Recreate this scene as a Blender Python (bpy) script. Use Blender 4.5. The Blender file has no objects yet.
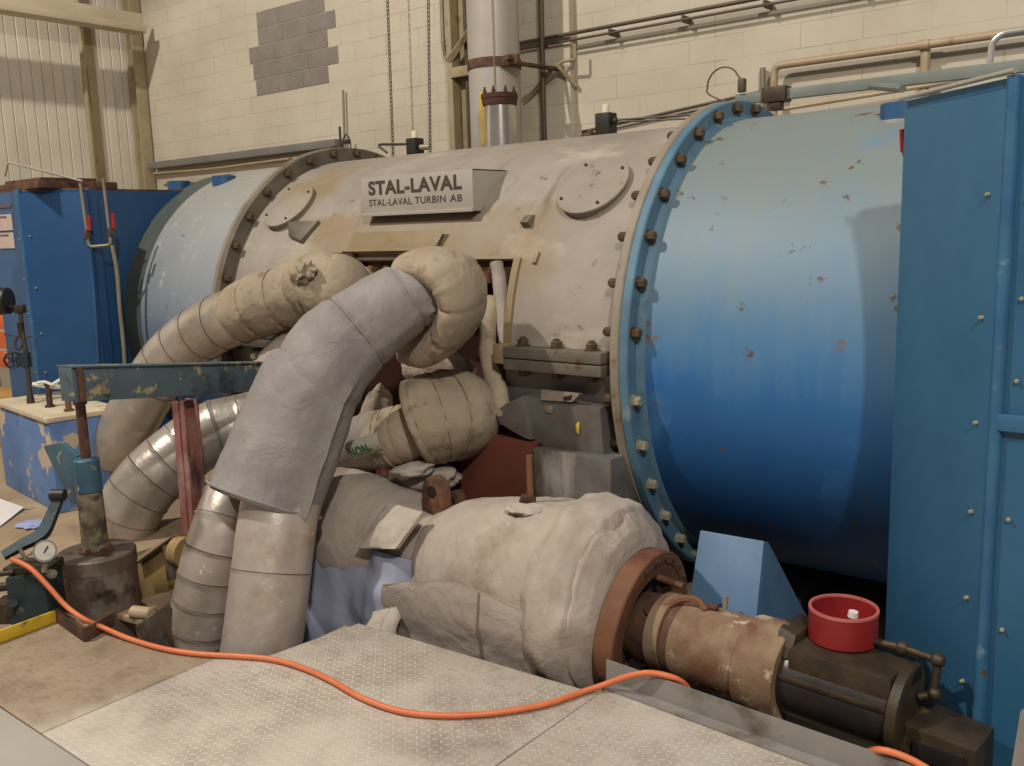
import bpy, bmesh, math, random
from mathutils import Vector, Matrix, noise
random.seed(7)
PI = math.pi
S = bpy.context.scene
COL = S.collection
V = Vector

# ------------------------------------------------------------------ camera (world: X along turbine, Y away, Z up, deck at 0)
F, PITCH, ROLL, YAW, CAMH = 925.5, .1637, -.0309, .6761, 1.6
FW = V((-math.sin(YAW)*math.cos(PITCH), math.cos(YAW)*math.cos(PITCH), -math.sin(PITCH)))
R0 = V((math.cos(YAW), math.sin(YAW), 0)); U0 = R0.cross(FW)
RT = math.cos(ROLL)*R0+math.sin(ROLL)*U0
UP = -math.sin(ROLL)*R0+math.cos(ROLL)*U0
CAM = V((0, 0, CAMH))
cd = bpy.data.cameras.new('camera'); cam = bpy.data.objects.new('camera', cd); COL.objects.link(cam)
cd.sensor_width = 36; cd.lens = F/1024*36; cd.clip_start = .05; cd.clip_end = 100
m = Matrix.Identity(4)
for i in range(3):
    m[i][0] = RT[i]; m[i][1] = UP[i]; m[i][2] = -FW[i]; m[i][3] = CAM[i]
cam.matrix_world = m
S.camera = cam

def at(px, py, X=None, Y=None, Z=None, d=None):
    """world point seen at a pixel of the 1024x766 photograph, at a known distance (a plane X, Y or Z, or depth d)"""
    r = FW+RT*((px-512)/F)-UP*((py-383)/F)
    if X is not None: t = X/r.x
    elif Y is not None: t = Y/r.y
    elif Z is not None: t = (Z-CAMH)/r.z
    else: t = d
    return CAM+r*t

# ------------------------------------------------------------------ materials
def lin(h):
    h = h.lstrip('#')
    out = []
    for i in (0, 2, 4):
        c = int(h[i:i+2], 16)/255
        out.append(c/12.92 if c <= .04045 else ((c+.055)/1.055)**2.4)
    return (*out, 1)

class NT:
    def __init__(s, name):
        s.m = bpy.data.materials.new(name); s.m.use_nodes = True
        s.t = s.m.node_tree; s.n = s.t.nodes; s.l = s.t.links
        s.b = s.n['Principled BSDF']
        s.pos = None
    def coord(s):
        if s.pos is None:
            g = s.n.new('ShaderNodeNewGeometry'); s.pos = g.outputs['Position']; s.nor = g.outputs['Normal']
        return s.pos
    def mapped(s, sc):
        c = s.n.new('ShaderNodeMapping'); c.inputs['Scale'].default_value = sc
        s.l.new(s.coord(), c.inputs['Vector']); return c.outputs['Vector']
    def noise(s, scale, detail=5, rough=.6, stretch=None, dist=0):
        x = s.n.new('ShaderNodeTexNoise'); x.inputs['Scale'].default_value = scale
        x.inputs['Detail'].default_value = detail; x.inputs['Roughness'].default_value = rough
        x.inputs['Distortion'].default_value = dist
        s.l.new(s.mapped(stretch) if stretch else s.coord(), x.inputs['Vector'])
        return x.outputs['Fac']
    def ramp(s, fac, a, b, inv=False):
        x = s.n.new('ShaderNodeMapRange'); x.inputs['From Min'].default_value = a; x.inputs['From Max'].default_value = b
        if inv: x.inputs['To Min'].default_value = 1; x.inputs['To Max'].default_value = 0
        x.clamp = True; s.l.new(fac, x.inputs['Value']); return x.outputs['Result']
    def mul(s, a, b, op='MULTIPLY'):
        x = s.n.new('ShaderNodeMath'); x.operation = op
        for i, v in enumerate((a, b)):
            if isinstance(v, (int, float)): x.inputs[i].default_value = v
            else: s.l.new(v, x.inputs[i])
        return x.outputs[0]
    def mix(s, fac, a, b, mode='MIX'):
        x = s.n.new('ShaderNodeMix'); x.data_type = 'RGBA'; x.blend_type = mode
        if isinstance(fac, (int, float)): x.inputs[0].default_value = fac
        else: s.l.new(fac, x.inputs[0])
        for i, v in ((6, a), (7, b)):
            if isinstance(v, tuple): x.inputs[i].default_value = v
            else: s.l.new(v, x.inputs[i])
        return x.outputs[2]
    def color(s, c):
        if isinstance(c, tuple): s.b.inputs['Base Color'].default_value = c
        else: s.l.new(c, s.b.inputs['Base Color'])
    def bump(s, h, strength, dist=.01):
        x = s.n.new('ShaderNodeBump'); x.inputs['Strength'].default_value = strength; x.inputs['Distance'].default_value = dist
        s.l.new(h, x.inputs['Height']); s.l.new(x.outputs['Normal'], s.b.inputs['Normal'])
    def set(s, rough=.6, metal=0, spec=None):
        s.b.inputs['Roughness'].default_value = rough; s.b.inputs['Metallic'].default_value = metal
        if spec is not None: s.b.inputs['Specular IOR Level'].default_value = spec

def paint(name, c1, c2, scale=3, rough=.6, metal=0, bump=.15, bscale=40, spots=(), dust=None, stretch=None, spec=None):
    """two-tone mottled surface; spots = (colour, scale, lo, hi) flakes and stains; dust = (colour, lo, hi, amount) settled on upward faces"""
    k = NT(name); k.set(rough, metal, spec)
    c = k.mix(k.ramp(k.noise(scale, stretch=stretch), .35, .65), lin(c1), lin(c2))
    for i, sp in enumerate(spots):
        col, sc, lo, hi = sp[:4]
        c = k.mix(k.ramp(k.noise(sc, 6, .62, sp[4] if len(sp) > 4 else None), lo, hi), c, lin(col))
    if dust:
        col, lo, hi, am = dust
        k.coord()
        sep = k.n.new('ShaderNodeSeparateXYZ'); k.l.new(k.nor, sep.inputs[0])
        z = k.mul(sep.outputs[2], k.mul(k.noise(2.3), .5), 'ADD')
        c = k.mix(k.mul(k.ramp(z, lo+.25, hi+.25), am), c, lin(col))
    k.color(c)
    if bump: k.bump(k.noise(bscale, 6, .6), bump)
    return k.m

M = {}
M['cream'] = paint('dirty_cream_paint', '867c71', '988e83', 2.2, .62, 0, .12, 30,
                   [('85714f', 1.3, .55, .75), ('6f583f', 8, .64, .70), ('b3a999', 3, .56, .7, (.5, 1, 1)), ('6a5a48', 3, .6, .72, (1.5, .3, .3)), ('6d5135', 30, .75, .78)])
M['tan'] = paint('ochre_stained_paint', '7c6a4b', '8a7757', 3, .6, 0, .1, 30, [('7a5a36', 5, .62, .75)])
M['grey_steel'] = paint('grey_zinc_steel', '67625f', '7d7873', 3, .42, .3, .1, 30, [('55463b', 2.2, .48, .7), ('98928a', 4, .6, .72, (1, 1, .3)), ('c49b4a', 11, .77, .79)])
M['flange_grey'] = paint('grey_flange_steel', '5d564c', '756d61', 5, .55, .25, .15, 40, [('5b4632', 8, .6, .7)])
M['flange_beige'] = paint('beige_flange_edge', '7b7062', '8c8172', 5, .6, 0, .12, 40, [('6a553e', 7, .56, .68)])
M['flange_blue'] = paint('worn_blue_flange', '48667a', '56788c', 5, .6, 0, .12, 40, [('7c8c8e', 7, .6, .75), ('3a5a70', 3, .6, .7)])
def graded_shell(name, stops, flakes=()):
    """blue paint graded by normal: the more a surface looks up, the paler; broken up by noise and by run-down streaks"""
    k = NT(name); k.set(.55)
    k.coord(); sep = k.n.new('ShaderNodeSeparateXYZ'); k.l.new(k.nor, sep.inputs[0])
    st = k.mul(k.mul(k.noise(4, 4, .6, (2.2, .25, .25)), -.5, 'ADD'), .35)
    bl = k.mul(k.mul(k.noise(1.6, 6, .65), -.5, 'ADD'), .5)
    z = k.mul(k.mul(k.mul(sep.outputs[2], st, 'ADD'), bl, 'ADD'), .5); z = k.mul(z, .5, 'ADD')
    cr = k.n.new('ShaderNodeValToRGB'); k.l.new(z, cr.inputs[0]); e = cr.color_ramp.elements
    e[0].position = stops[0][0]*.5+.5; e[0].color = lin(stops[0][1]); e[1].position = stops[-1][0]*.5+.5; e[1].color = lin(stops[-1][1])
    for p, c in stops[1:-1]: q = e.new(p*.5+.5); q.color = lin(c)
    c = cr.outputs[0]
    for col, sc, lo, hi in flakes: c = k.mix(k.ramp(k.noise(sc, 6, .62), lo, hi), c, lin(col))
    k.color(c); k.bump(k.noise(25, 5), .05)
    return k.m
M['blue_shell_right'] = graded_shell('graded_blue_shell', [(-.6, '1a4f86'), (-.12, '28619a'), (.04, '42719a'), (.30, '5f7b90'), (.75, '737d7c')],
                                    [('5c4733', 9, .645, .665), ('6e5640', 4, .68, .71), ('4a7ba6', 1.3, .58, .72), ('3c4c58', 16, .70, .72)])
M['blue_shell_left'] = graded_shell('graded_pale_blue_shell', [(-.5, '44608a'), (-.1, '66788f'), (.2, '828a93'), (.6, '929496'), (.9, '95928b')],
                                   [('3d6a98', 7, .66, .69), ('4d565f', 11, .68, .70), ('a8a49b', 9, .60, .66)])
M['cabinet_blue'] = paint('cabinet_blue_paint', '1a426c', '234e79', 1.5, .42, 0, .05, 18,
                   [('3a6ea0', 1.1, .55, .8, (1, 1, .3)), ('0f3258', 14, .72, .76)])
M['cabinet_blue_right'] = paint('cabinet_blue_paint_dull', '22506f', '2c5c7c', 1.3, .45, 0, .05, 18,
                   [('3a6684', .9, .5, .8, (1, 1, .3)), ('6b2a2a', 24, .765, .775), ('b9ac8e', 17, .77, .78)])
M['trim_blue'] = paint('worn_blue_trim', '28567a', '336384', 6, .45, 0, .1, 30, [('6b8698', 9, .62, .7), ('5b4030', 12, .66, .7)])
M['tank_blue'] = paint('peeling_blue_on_concrete', '4a6ca0', '6380ae', 3, .6, 0, .2, 30,
                   [('b3a38c', 4.0, .57, .585), ('3f66a0', 6, .6, .7)])
M['tank_top'] = paint('dirty_tan_top', 'b3a287', 'c9bba0', 6, .8, 0, .2, 40, [('6b5a44', 9, .6, .7)])
M['pedestal'] = paint('pedestal_blue', '3f5f83', '567492', 2, .5, 0, .08, 25, [('55708a', 3, .5, .75, (1, 1, .4))])
M['boss_blue'] = paint('deep_blue_paint', '1b4368', '255279', 3, .5, 0, .05)
M['rust'] = paint('brown_rust', '4b3022', '5f4130', 6, .75, .1, .25, 45, [('7d5338', 9, .52, .68), ('35231b', 4, .5, .66)])
M['rust_orange'] = paint('orange_rust', '633f2a', '775034', 5, .7, .1, .2, 45, [('57331f', 4, .55, .7)])
M['rust_beige'] = paint('scaled_rusty_sleeve', '7f6750', '978069', 4, .75, .05, .25, 50, [('6a4630', 3, .48, .66), ('b3a691', 9, .58, .64, (.6, 1, 1))])
M['dark_rust'] = paint('dark_rust_recess', '3a211a', '4f2c22', 4, .85, 0, .2, 40)
M['red_oxide'] = paint('red_oxide_paint', '56291f', '6b3427', 3, .7, 0, .1, 30, [('4c2a20', 3, .5, .7), ('8d7a6c', 5, .66, .8)])
M['bolt'] = paint('brown_bolt', '47392a', '5e4c38', 20, .6, .3, .2, 80)
M['bolt_pale'] = paint('pale_bolt', '8b8672', '9d9781', 20, .6, .2, .2, 80)
M['black'] = paint('black_plastic', '15130f', '201d18', 10, .5)
M['cable'] = paint('dark_cable', '2c2620', '3a332b', 10, .5, 0, 0)
M['dark_iron'] = paint('oily_dark_iron', '33291f', '4a3c2c', 8, .5, .3, .25, 50, [('7a6547', 9, .62, .72)])
M['dark_steel'] = paint('oily_dark_barrel', '3a3534', '4b4543', 6, .35, .6, .1, 30)
M['drum'] = paint('grimy_steel_drum', '4f4237', '65564a', 5, .55, .2, .2, 30, [('7d7268', 5, .54, .7), ('33291f', 7, .54, .68), ('7a2f28', 9, .73, .76)])
M['pump'] = paint('grimy_teal_pump', '1c2c32', '263d45', 6, .5, .1, .2, 40, [('1b1712', 4, .46, .6), ('51595a', 11, .63, .68)])
M['press_blue'] = paint('flaking_slate_paint', '46555c', '586870', 4, .6, .05, .2, 40, [('a2926f', 9, .59, .62), ('333c42', 4, .54, .66), ('5d3a28', 14, .66, .69)])
M['press_blue_dark'] = paint('flaking_blue_bracket', '2b4c60', '3d6072', 5, .5, .05, .2, 40, [('8d8b76', 8, .62, .66)])
M['pole'] = paint('peeling_pale_pole', '7d725c', '948870', 8, .6, .1, .2, 60, [('3a332a', 11, .47, .58), ('2f5c80', 7, .66, .68), ('5a4a38', 4, .5, .65)])
M['red_post'] = paint('faded_red_post', '6e4039', '86574f', 5, .7, 0, .2, 40, [('948075', 4, .48, .66), ('472a24', 8, .55, .66, (1, 1, .2))])
M['silver'] = paint('dull_aluminium_jacket', 'aaa096', 'bdb3a8', 4, .33, .5, .45, 9, [('9b8a78', 3, .5, .7), ('cfc6bb', 8, .62, .75)])
M['silver_warm'] = paint('scuffed_aluminium_jacket', 'b7a99d', 'c8bcb2', 4, .36, .4, .45, 9, [('a18b74', 3, .5, .7), ('b79a3e', 9, .68, .70), ('e0dad2', 14, .64, .70)])
M['seam_dark'] = paint('jacket_lap_shadow_gap', '5c4d42', '6d5d50', 10, .6, .3, 0)
M['stack'] = paint('pale_painted_stack', '9c9389', 'aaa198', 1.5, .5, .1, .05, 20, [('857868', 2, .6, .8, (1, 1, .15))])
M['polished'] = paint('polished_sleeve', 'b9b2aa', 'c9c3ba', 3, .22, .85, .05, 20, [('8a3f38', 3, .64, .7)])
M['yellow'] = paint('dirty_yellow_paint', 'b08f1e', 'c9a92f', 6, .6, 0, .15, 40, [('5c4a24', 7, .55, .65)])
M['ochre'] = paint('ochre_bracket', '83693f', '9a7f52', 5, .7, 0, .2, 40, [('5a4630', 4, .55, .7)])
M['concrete'] = paint('brown_concrete', '8a765d', 'a08b70', 3, .85, 0, .3, 30, [('6b5844', 6, .58, .7)])
M['pit'] = paint('oily_pit_concrete', '3b332b', '4a4138', 3, .8, 0, .3, 20)
M['orange'] = paint('orange_rubber_hose', 'c4653c', 'd07449', 8, .5, 0, .05)
M['red_bowl'] = paint('red_enamel', '7d1b1e', '8b2424', 6, .4, 0, .05)
M['red_bowl_rim'] = paint('red_enamel_worn_rim', 'a8564f', 'b56a60', 9, .4, 0, .05)
M['red_valve'] = paint('red_valve_handle', '9c1f25', '8a1a20', 10, .45, 0, 0)
M['paper'] = paint('white_paper', 'd6d2cc', 'cbc7c2', 3, .9, 0, 0)
M['blue_rag'] = paint('blue_rag', '8791bd', '9aa3c8', 8, .95, 0, .2)
M['white_tie'] = paint('white_cable_tie', 'd8d4cd', 'cfcbc4', 8, .5, 0, 0)
M['sign_plate'] = paint('grey_sign_plate', 'a29a90', 'aca49a', 2, .5, .15, .05, 30, [('8a7862', 2, .62, .8)])
M['letters'] = paint('dark_sign_letters', '3d2f2b', '4a3a34', 8, .6, 0, 0)
M['stencil_green'] = paint('green_stencil_ink', '2f5a44', '3f6a52', 30, .9, 0, 0)
M['stencil_label'] = paint('stencil_cloth_patch', 'a5a28e', 'b0ad99', 8, .9, 0, .1)
M['stud_white'] = paint('translucent_white_cap', 'd9cdb4', 'e4d9c2', 8, .3, 0, 0)
M['wire_bright'] = paint('bright_wire', 'b9b3aa', 'c9c3ba', 5, .3, .6, 0)
M['pipe_cream'] = paint('cream_painted_pipe', 'a08a6e', 'b39d80', 4, .5, .05, .1, 30, [('7a4f30', 5, .6, .72)])
M['conduit'] = paint('wall_conduit_paint', '7b7160', '8c826f', 4, .45, .2, .05)
M['collar'] = paint('dark_grey_green_collar', '3f4543', '4b514e', 3, .6, .1, .05)
M['conduit_dark'] = paint('dark_conduit', '4b4031', '5a4d3c', 4, .5, .2, .05)
M['tray_grey'] = paint('grey_cable_tray', '6f6c66', '7d7a74', 3, .5, .2, .05)
M['beam_grey'] = paint('grey_green_beam', '6a6e69', '7c807a', 3, .5, .1, .08, 30, [('a5a496', 5, .6, .72)])
M['timber'] = paint('cream_column_paint', '8f8061', 'a29274', 4, .7, 0, .1, 30, [('6d5a3c', 4, .58, .7)])
M['siding'] = paint('cream_siding_paint', 'c0b7a6', 'cbc3b3', 1.4, .6, 0, .04, 20, [('a59a86', 2.5, .58, .8, (1, 1, .2))])
M['rafter'] = paint('cream_beam_paint', 'b5a68c', 'c5b79c', 2, .6, 0, .05)
M['notice'] = paint('pinkish_notice', 'b49f98', 'c0aca4', 12, .8, 0, 0)
M['notice_dark'] = paint('notice_header', '5a4a4e', '6a5659', 30, .8, 0, 0)
M['dial'] = paint('gauge_dial', 'b5b0a6', 'c2bdb3', 8, .5, 0, 0)
M['barrier'] = paint('orange_barrier', 'c2592b', 'd06a3a', 6, .6, 0, .05)
M['wood'] = paint('old_timber', '9c7a42', 'b08c50', 4, .8, 0, .2, 20)
M['front_plate'] = paint('smooth_grey_plate', 'aca49b', 'b8b0a6', 2, .55, .2, .06, 20)
M['kick'] = paint('dull_kick_plate', '7f7a75', '8e8984', 3, .5, .3, .08, 30, [('5f564c', 5, .54, .7)])
M['fluff'] = paint('loose_mineral_wool', '9b8a7c', 'b5a596', 14, .95, 0, .8, 60, [('5a4338', 7, .6, .7)])

def stained_cream():
    """the cream paint, browned by heat and oil over the belt of shell round the nozzle opening"""
    m = M['cream']; t = m.node_tree; n = t.nodes; l = t.links; b = n['Principled BSDF']
    src = b.inputs['Base Color'].links[0].from_socket
    k = NT.__new__(NT); k.m = m; k.t = t; k.n = n; k.l = l; k.b = b; k.pos = None
    sp = n.new('ShaderNodeSeparateXYZ'); l.new(k.coord(), sp.inputs[0])
    wob = k.mul(k.mul(k.noise(3.5), -.5, 'ADD'), .35)
    x = k.mul(sp.outputs[0], wob, 'ADD'); z = k.mul(sp.outputs[2], k.mul(wob, .35), 'ADD')
    f = k.mul(k.mul(k.ramp(x, -4.75, -4.5), k.ramp(x, -2.75, -2.6, True)), k.mul(k.ramp(z, 1.28, 1.40), k.ramp(z, 1.70, 1.74, True)))
    f = k.mul(f, k.ramp(k.noise(2), .25, .6))
    k.color(k.mix(k.mul(f, .75), src, lin('846d49')))
stained_cream()

def cloth(name, c1, c2, scale=4, stains=(), weave=.08, crease=.75, cs=5, rough=.92):
    k = NT(name); k.set(rough, 0, .25)
    c = k.mix(k.ramp(k.noise(scale), .35, .65), lin(c1), lin(c2))
    for col, sc, lo, hi in stains: c = k.mix(k.ramp(k.noise(sc, 6, .62), lo, hi), c, lin(col))
    k.color(c)
    h = k.mul(k.noise(cs, 5, .55, dist=.5), k.mul(k.noise(260, 2), weave), 'ADD')
    k.bump(h, crease, .03)
    return k.m
M['pad_grey'] = cloth('grey_coated_cloth', '837d7a', '918b87', 3, [('746b6c', 2, .55, .75), ('9c9388', 4, .62, .8)], .02, .7, 5, .6)
M['lag'] = cloth('beige_lagging_cloth', '9d9084', 'ac9f93', 4, [('857464', 2.5, .52, .72), ('bbb2a7', 6, .6, .8), ('84694d', 22, .74, .78)])
M['lag_tan'] = cloth('tan_lagging_cloth', '918370', 'a3947f', 4, [('7a6a56', 9, .56, .68), ('8a7052', 3, .58, .75), ('7a6044', 20, .73, .77)])
M['lag_dark'] = cloth('tan_grey_lagging_cloth', '968a80', 'a4988d', 3, [('85766a', 3, .58, .75)])
M['lag_white'] = cloth('off_white_lagging_cloth', 'a2988b', 'b1a79a', 5, [('9b8d7c', 5, .62, .75)])
M['tarp'] = cloth('faded_blue_cloth', '828699', '9094a5', 3, [('9d9ca6', 3, .58, .75)], .02, .4, 5)
M['stitch'] = paint('stitch_thread', '7d6a52', '8d7a60', 20, .9, 0, 0)

def mk_wall():
    k = NT('painted_blockwork'); k.set(.7)
    sp = k.n.new('ShaderNodeSeparateXYZ'); k.l.new(k.coord(), sp.inputs[0])
    cb = k.n.new('ShaderNodeCombineXYZ'); k.l.new(k.mul(sp.outputs[0], .22, 'ADD'), cb.inputs[0]); k.l.new(k.mul(sp.outputs[2], -3.095, 'ADD'), cb.inputs[1])
    b = k.n.new('ShaderNodeTexBrick'); k.l.new(cb.outputs[0], b.inputs['Vector'])
    b.inputs['Scale'].default_value = 1; b.inputs['Brick Width'].default_value = .42; b.inputs['Row Height'].default_value = .1685
    b.inputs['Mortar Size'].default_value = .0035; b.inputs['Mortar Smooth'].default_value = .3; b.offset = .5
    c = k.mix(k.ramp(k.noise(1.2), .35, .65), lin('b5aa96'), lin('c1b7a4'))
    c = k.mix(k.mul(k.ramp(k.noise(5), .55, .8), .4), c, lin('a39986'))
    # joints: partly filled with paint
    c = k.mix(k.mul(b.outputs['Fac'], k.mul(k.ramp(k.noise(3), .35, .7), .8)), c, lin('857a66'))
    k.color(c)
    h = k.mul(k.mul(b.outputs['Fac'], -1), k.mul(k.noise(60), .25), 'ADD')
    k.bump(h, .35, .006)
    return k.m
M['wall'] = mk_wall()
M['bare_block'] = paint('bare_grey_block', '7a726a', '857d74', 6, .9, 0, .3, 60)

def mk_diamond(name, c1, c2, c3, lug=.6, bs=.4):
    """checker plate: short raised lugs in alternating directions"""
    k = NT(name); k.set(.5, .15)
    sp = k.n.new('ShaderNodeSeparateXYZ'); k.l.new(k.coord(), sp.inputs[0])
    a = k.mul(k.mul(sp.outputs[0], sp.outputs[1], 'ADD'), .7071); b = k.mul(k.mul(sp.outputs[0], sp.outputs[1], 'SUBTRACT'), .7071)
    P = .038
    def lugs(u, w, ou, ow):
        fu = k.mul(k.mul(k.mul(k.mul(u, 1/P), ou, 'ADD'), 1, 'FLOORED_MODULO'), -.5, 'ADD')
        fw = k.mul(k.mul(k.mul(k.mul(w, 1/P), ow, 'ADD'), 1, 'FLOORED_MODULO'), -.5, 'ADD')
        d = k.mul(k.mul(k.mul(fu, fu), 1/(.33*.33)), k.mul(k.mul(fw, fw), 1/(.085*.085)), 'ADD')
        return k.ramp(d, .6, 1.1, True)
    h = k.mul(lugs(a, b, 0, 0), lugs(b, a, .5, .5), 'MAXIMUM')
    c = k.mix(k.ramp(k.noise(2.2), .35, .65), lin(c1), lin(c2))
    c = k.mix(k.ramp(k.noise(3.5, 8, .7), .48, .66), c, lin(c3))
    c = k.mix(k.mul(k.ramp(k.noise(30, 6, .7), .52, .62), .45), c, lin(c3))
    c = k.mix(k.mul(k.ramp(k.noise(1.1, 4, .6), .5, .62), .5), c, lin('d2c9bb'))
    wear = k.mul(h, k.ramp(k.noise(1.7), .35, .6))
    c = k.mix(k.mul(wear, lug), c, lin('e2d8c6'))
    k.color(c)
    k.bump(k.mul(h, k.mul(k.noise(70), .3), 'ADD'), bs, .004)
    return k.m
M['plate'] = mk_diamond('worn_checker_plate', 'aca194', 'bab0a4', '93867a')
M['plate_rust'] = mk_diamond('dirty_brown_checker_plate', '927f6a', 'a5927b', '7a6855', .10, .22)

# ------------------------------------------------------------------ object helpers
ORG = {}
def thing(name, label, cat, loc, group=None):
    o = bpy.data.objects.new(name, None); COL.objects.link(o); o.location = loc; o.empty_display_size = .1
    o['label'] = label; o['category'] = cat
    if group: o['group'] = group
    ORG[o] = V(loc); return o
def tag(o, label, cat, group=None, kind=None):
    o['label'] = label; o['category'] = cat
    if group: o['group'] = group
    if kind: o['kind'] = kind
    return o
def obj(name, bm, mat, parent=None, loc=None, ang=38, flat=False):
    """link a bmesh built in world coordinates as one mesh object"""
    org = ORG[parent] if parent is not None else (V(loc) if loc is not None else V((0, 0, 0)))
    bmesh.ops.translate(bm, vec=-org, verts=bm.verts)
    bmesh.ops.recalc_face_normals(bm, faces=bm.faces)
    me = bpy.data.meshes.new(name); bm.to_mesh(me); bm.free()
    for x in (mat if isinstance(mat, (list, tuple)) else [mat]): me.materials.append(M[x])
    if not flat:
        me.shade_smooth(); me.set_sharp_from_angle(angle=math.radians(ang))
    o = bpy.data.objects.new(name, me); COL.objects.link(o)
    if parent is not None: o.parent = parent
    else: o.location = org
    ORG[o] = org
    return o
def struct(name, bm, mat, **k):
    o = obj(name, bm, mat, **k); o['kind'] = 'structure'; return o
def part_copy(o, delta, rot=None):
    c = o.copy(); COL.objects.link(c); c.location = V(delta)
    if rot: c.rotation_euler = rot
    return c
def B(): return bmesh.new()
def box(bm, lo, hi, bev=0, seg=2, mat=0):
    lo = V(lo); hi = V(hi); c = (lo+hi)/2; s = hi-lo
    r = bmesh.ops.create_cube(bm, size=1)
    bmesh.ops.scale(bm, vec=s, verts=r['verts']); bmesh.ops.translate(bm, vec=c, verts=r['verts'])
    if bev:
        es = list({e for v in r['verts'] for e in v.link_edges})
        bmesh.ops.bevel(bm, geom=es, offset=bev, segments=seg, profile=.6, affect='EDGES')
    return bm
def hull(bm, pts, bev=0):
    """eight points: bottom four, top four -> closed hexahedron"""
    vs = [bm.verts.new(p) for p in pts]
    fs = [(3, 2, 1, 0), (4, 5, 6, 7), (0, 1, 5, 4), (1, 2, 6, 5), (2, 3, 7, 6), (3, 0, 4, 7)]
    fc = [bm.faces.new([vs[i] for i in f]) for f in fs]
    if bev:
        bmesh.ops.bevel(bm, geom=list({e for f in fc for e in f.edges}), offset=bev, segments=2, profile=.6, affect='EDGES')
    return bm
def prism(bm, pts, vec, bev=0):
    """closed polygon swept along vec"""
    vec = V(vec)
    a = [bm.verts.new(V(p)) for p in pts]; b = [bm.verts.new(V(p)+vec) for p in pts]
    fc = [bm.faces.new(a), bm.faces.new(b[::-1])]
    n = len(pts)
    for i in range(n): fc.append(bm.faces.new([a[i], b[i], b[(i+1) % n], a[(i+1) % n]]))
    if bev: bmesh.ops.bevel(bm, geom=list({e for f in fc for e in f.edges}), offset=bev, segments=2, profile=.6, affect='EDGES')
    return bm
def spline(pts, step=.03):
    """Catmull-Rom through points -> dense list; also returns parameter (index) of each sample"""
    P = [V(p) for p in pts]; out = []; par = []
    for i in range(len(P)-1):
        p0 = P[i-1] if i else P[0]*2-P[1]
        p1, p2 = P[i], P[i+1]
        p3 = P[i+2] if i+2 < len(P) else P[-1]*2-P[-2]
        n = max(2, int((p2-p1).length/step))
        for k in range(n):
            t = k/n
            out.append(.5*((2*p1)+(p2-p0)*t+(2*p0-5*p1+4*p2-p3)*t*t+(3*p1-p0-3*p2+p3)*t**3)); par.append(i+t)
    out.append(P[-1]); par.append(len(P)-1.0)
    return out, par
def arclen(path):
    s = [0]
    for a, b in zip(path, path[1:]): s.append(s[-1]+(b-a).length)
    return s
def interp(keys, t):
    if t <= keys[0][0]: return keys[0][1]
    for (a, u), (b, v) in zip(keys, keys[1:]):
        if t <= b: return u+(v-u)*(t-a)/(b-a) if b > a else v
    return keys[-1][1]
def sweep(bm, path, rad, seg=20, caps=True, fx=None, up=V((0, 0, 1)), matf=None, squash=1):
    """tube along dense path; rad = number or list; fx(i, angle, point) multiplies the radius"""
    n = len(path); rings = []
    T = []
    for i in range(n):
        a = path[max(0, i-1)]; b = path[min(n-1, i+1)]
        d = (b-a); T.append(d.normalized() if d.length > 1e-9 else (T[-1] if T else V((1, 0, 0))))
    nrm = up-T[0]*up.dot(T[0])
    if nrm.length < .05: nrm = V((0, 1, 0))-T[0]*T[0].y
    nrm.normalize()
    for i in range(n):
        nrm = nrm-T[i]*nrm.dot(T[i]); nrm.normalize()
        bn = T[i].cross(nrm)
        r = rad[i] if isinstance(rad, (list, tuple)) else rad
        ring = []
        for k in range(seg):
            a = 2*PI*k/seg
            d = nrm*math.cos(a)*squash+bn*math.sin(a)
            q = r*(fx(i, a, path[i]+d*r) if fx else 1)
            ring.append(bm.verts.new(path[i]+d*q))
        rings.append(ring)
    for i in range(n-1):
        for k in range(seg):
            f = bm.faces.new([rings[i][k], rings[i][(k+1) % seg], rings[i+1][(k+1) % seg], rings[i+1][k]])
            if matf: f.material_index = matf(i)
    if caps:
        bm.faces.new(rings[0][::-1]); bm.faces.new(rings[-1])
    return rings
def rod(bm, a, b, r, seg=12): sweep(bm, [V(a), V(b)], r, seg); return bm
def pipe(bm, pts, r, seg=10, step=.02): sweep(bm, spline(pts, step)[0], r, seg); return bm
def poly_pipe(bm, pts, r, bend=.06, seg=10):
    """straight runs with rounded corners"""
    P = [V(p) for p in pts]; path = [P[0]]
    for i in range(1, len(P)-1):
        a, b, c = P[i-1], P[i], P[i+1]
        u = (a-b); w = (c-b); e = min(bend, u.length*.45, w.length*.45)
        s = b+u.normalized()*e; f = b+w.normalized()*e
        for k in range(7):
            t = k/6; path.append((1-t)**2*s+2*t*(1-t)*b+t*t*f)
    path.append(P[-1]); sweep(bm, path, r, seg); return bm
def lathe(bm, prof, org, axis, seg=48, caps=True, matf=None):
    """profile [(t along axis, radius)]"""
    org = V(org); ax = V(axis).normalized()
    ref = V((0, 0, 1)) if abs(ax.z) < .9 else V((1, 0, 0))
    e1 = (ref-ax*ref.dot(ax)).normalized(); e2 = ax.cross(e1)
    rings = []
    for t, r in prof:
        rings.append([bm.verts.new(org+ax*t+(e1*math.cos(2*PI*k/seg)+e2*math.sin(2*PI*k/seg))*max(r, .0005)) for k in range(seg)])
    for i in range(len(prof)-1):
        for k in range(seg):
            f = bm.faces.new([rings[i][k], rings[i][(k+1) % seg], rings[i+1][(k+1) % seg], rings[i+1][k]])
            if matf: f.material_index = matf(i)
    if caps: bm.faces.new(rings[0][::-1]); bm.faces.new(rings[-1])
    return bm
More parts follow.
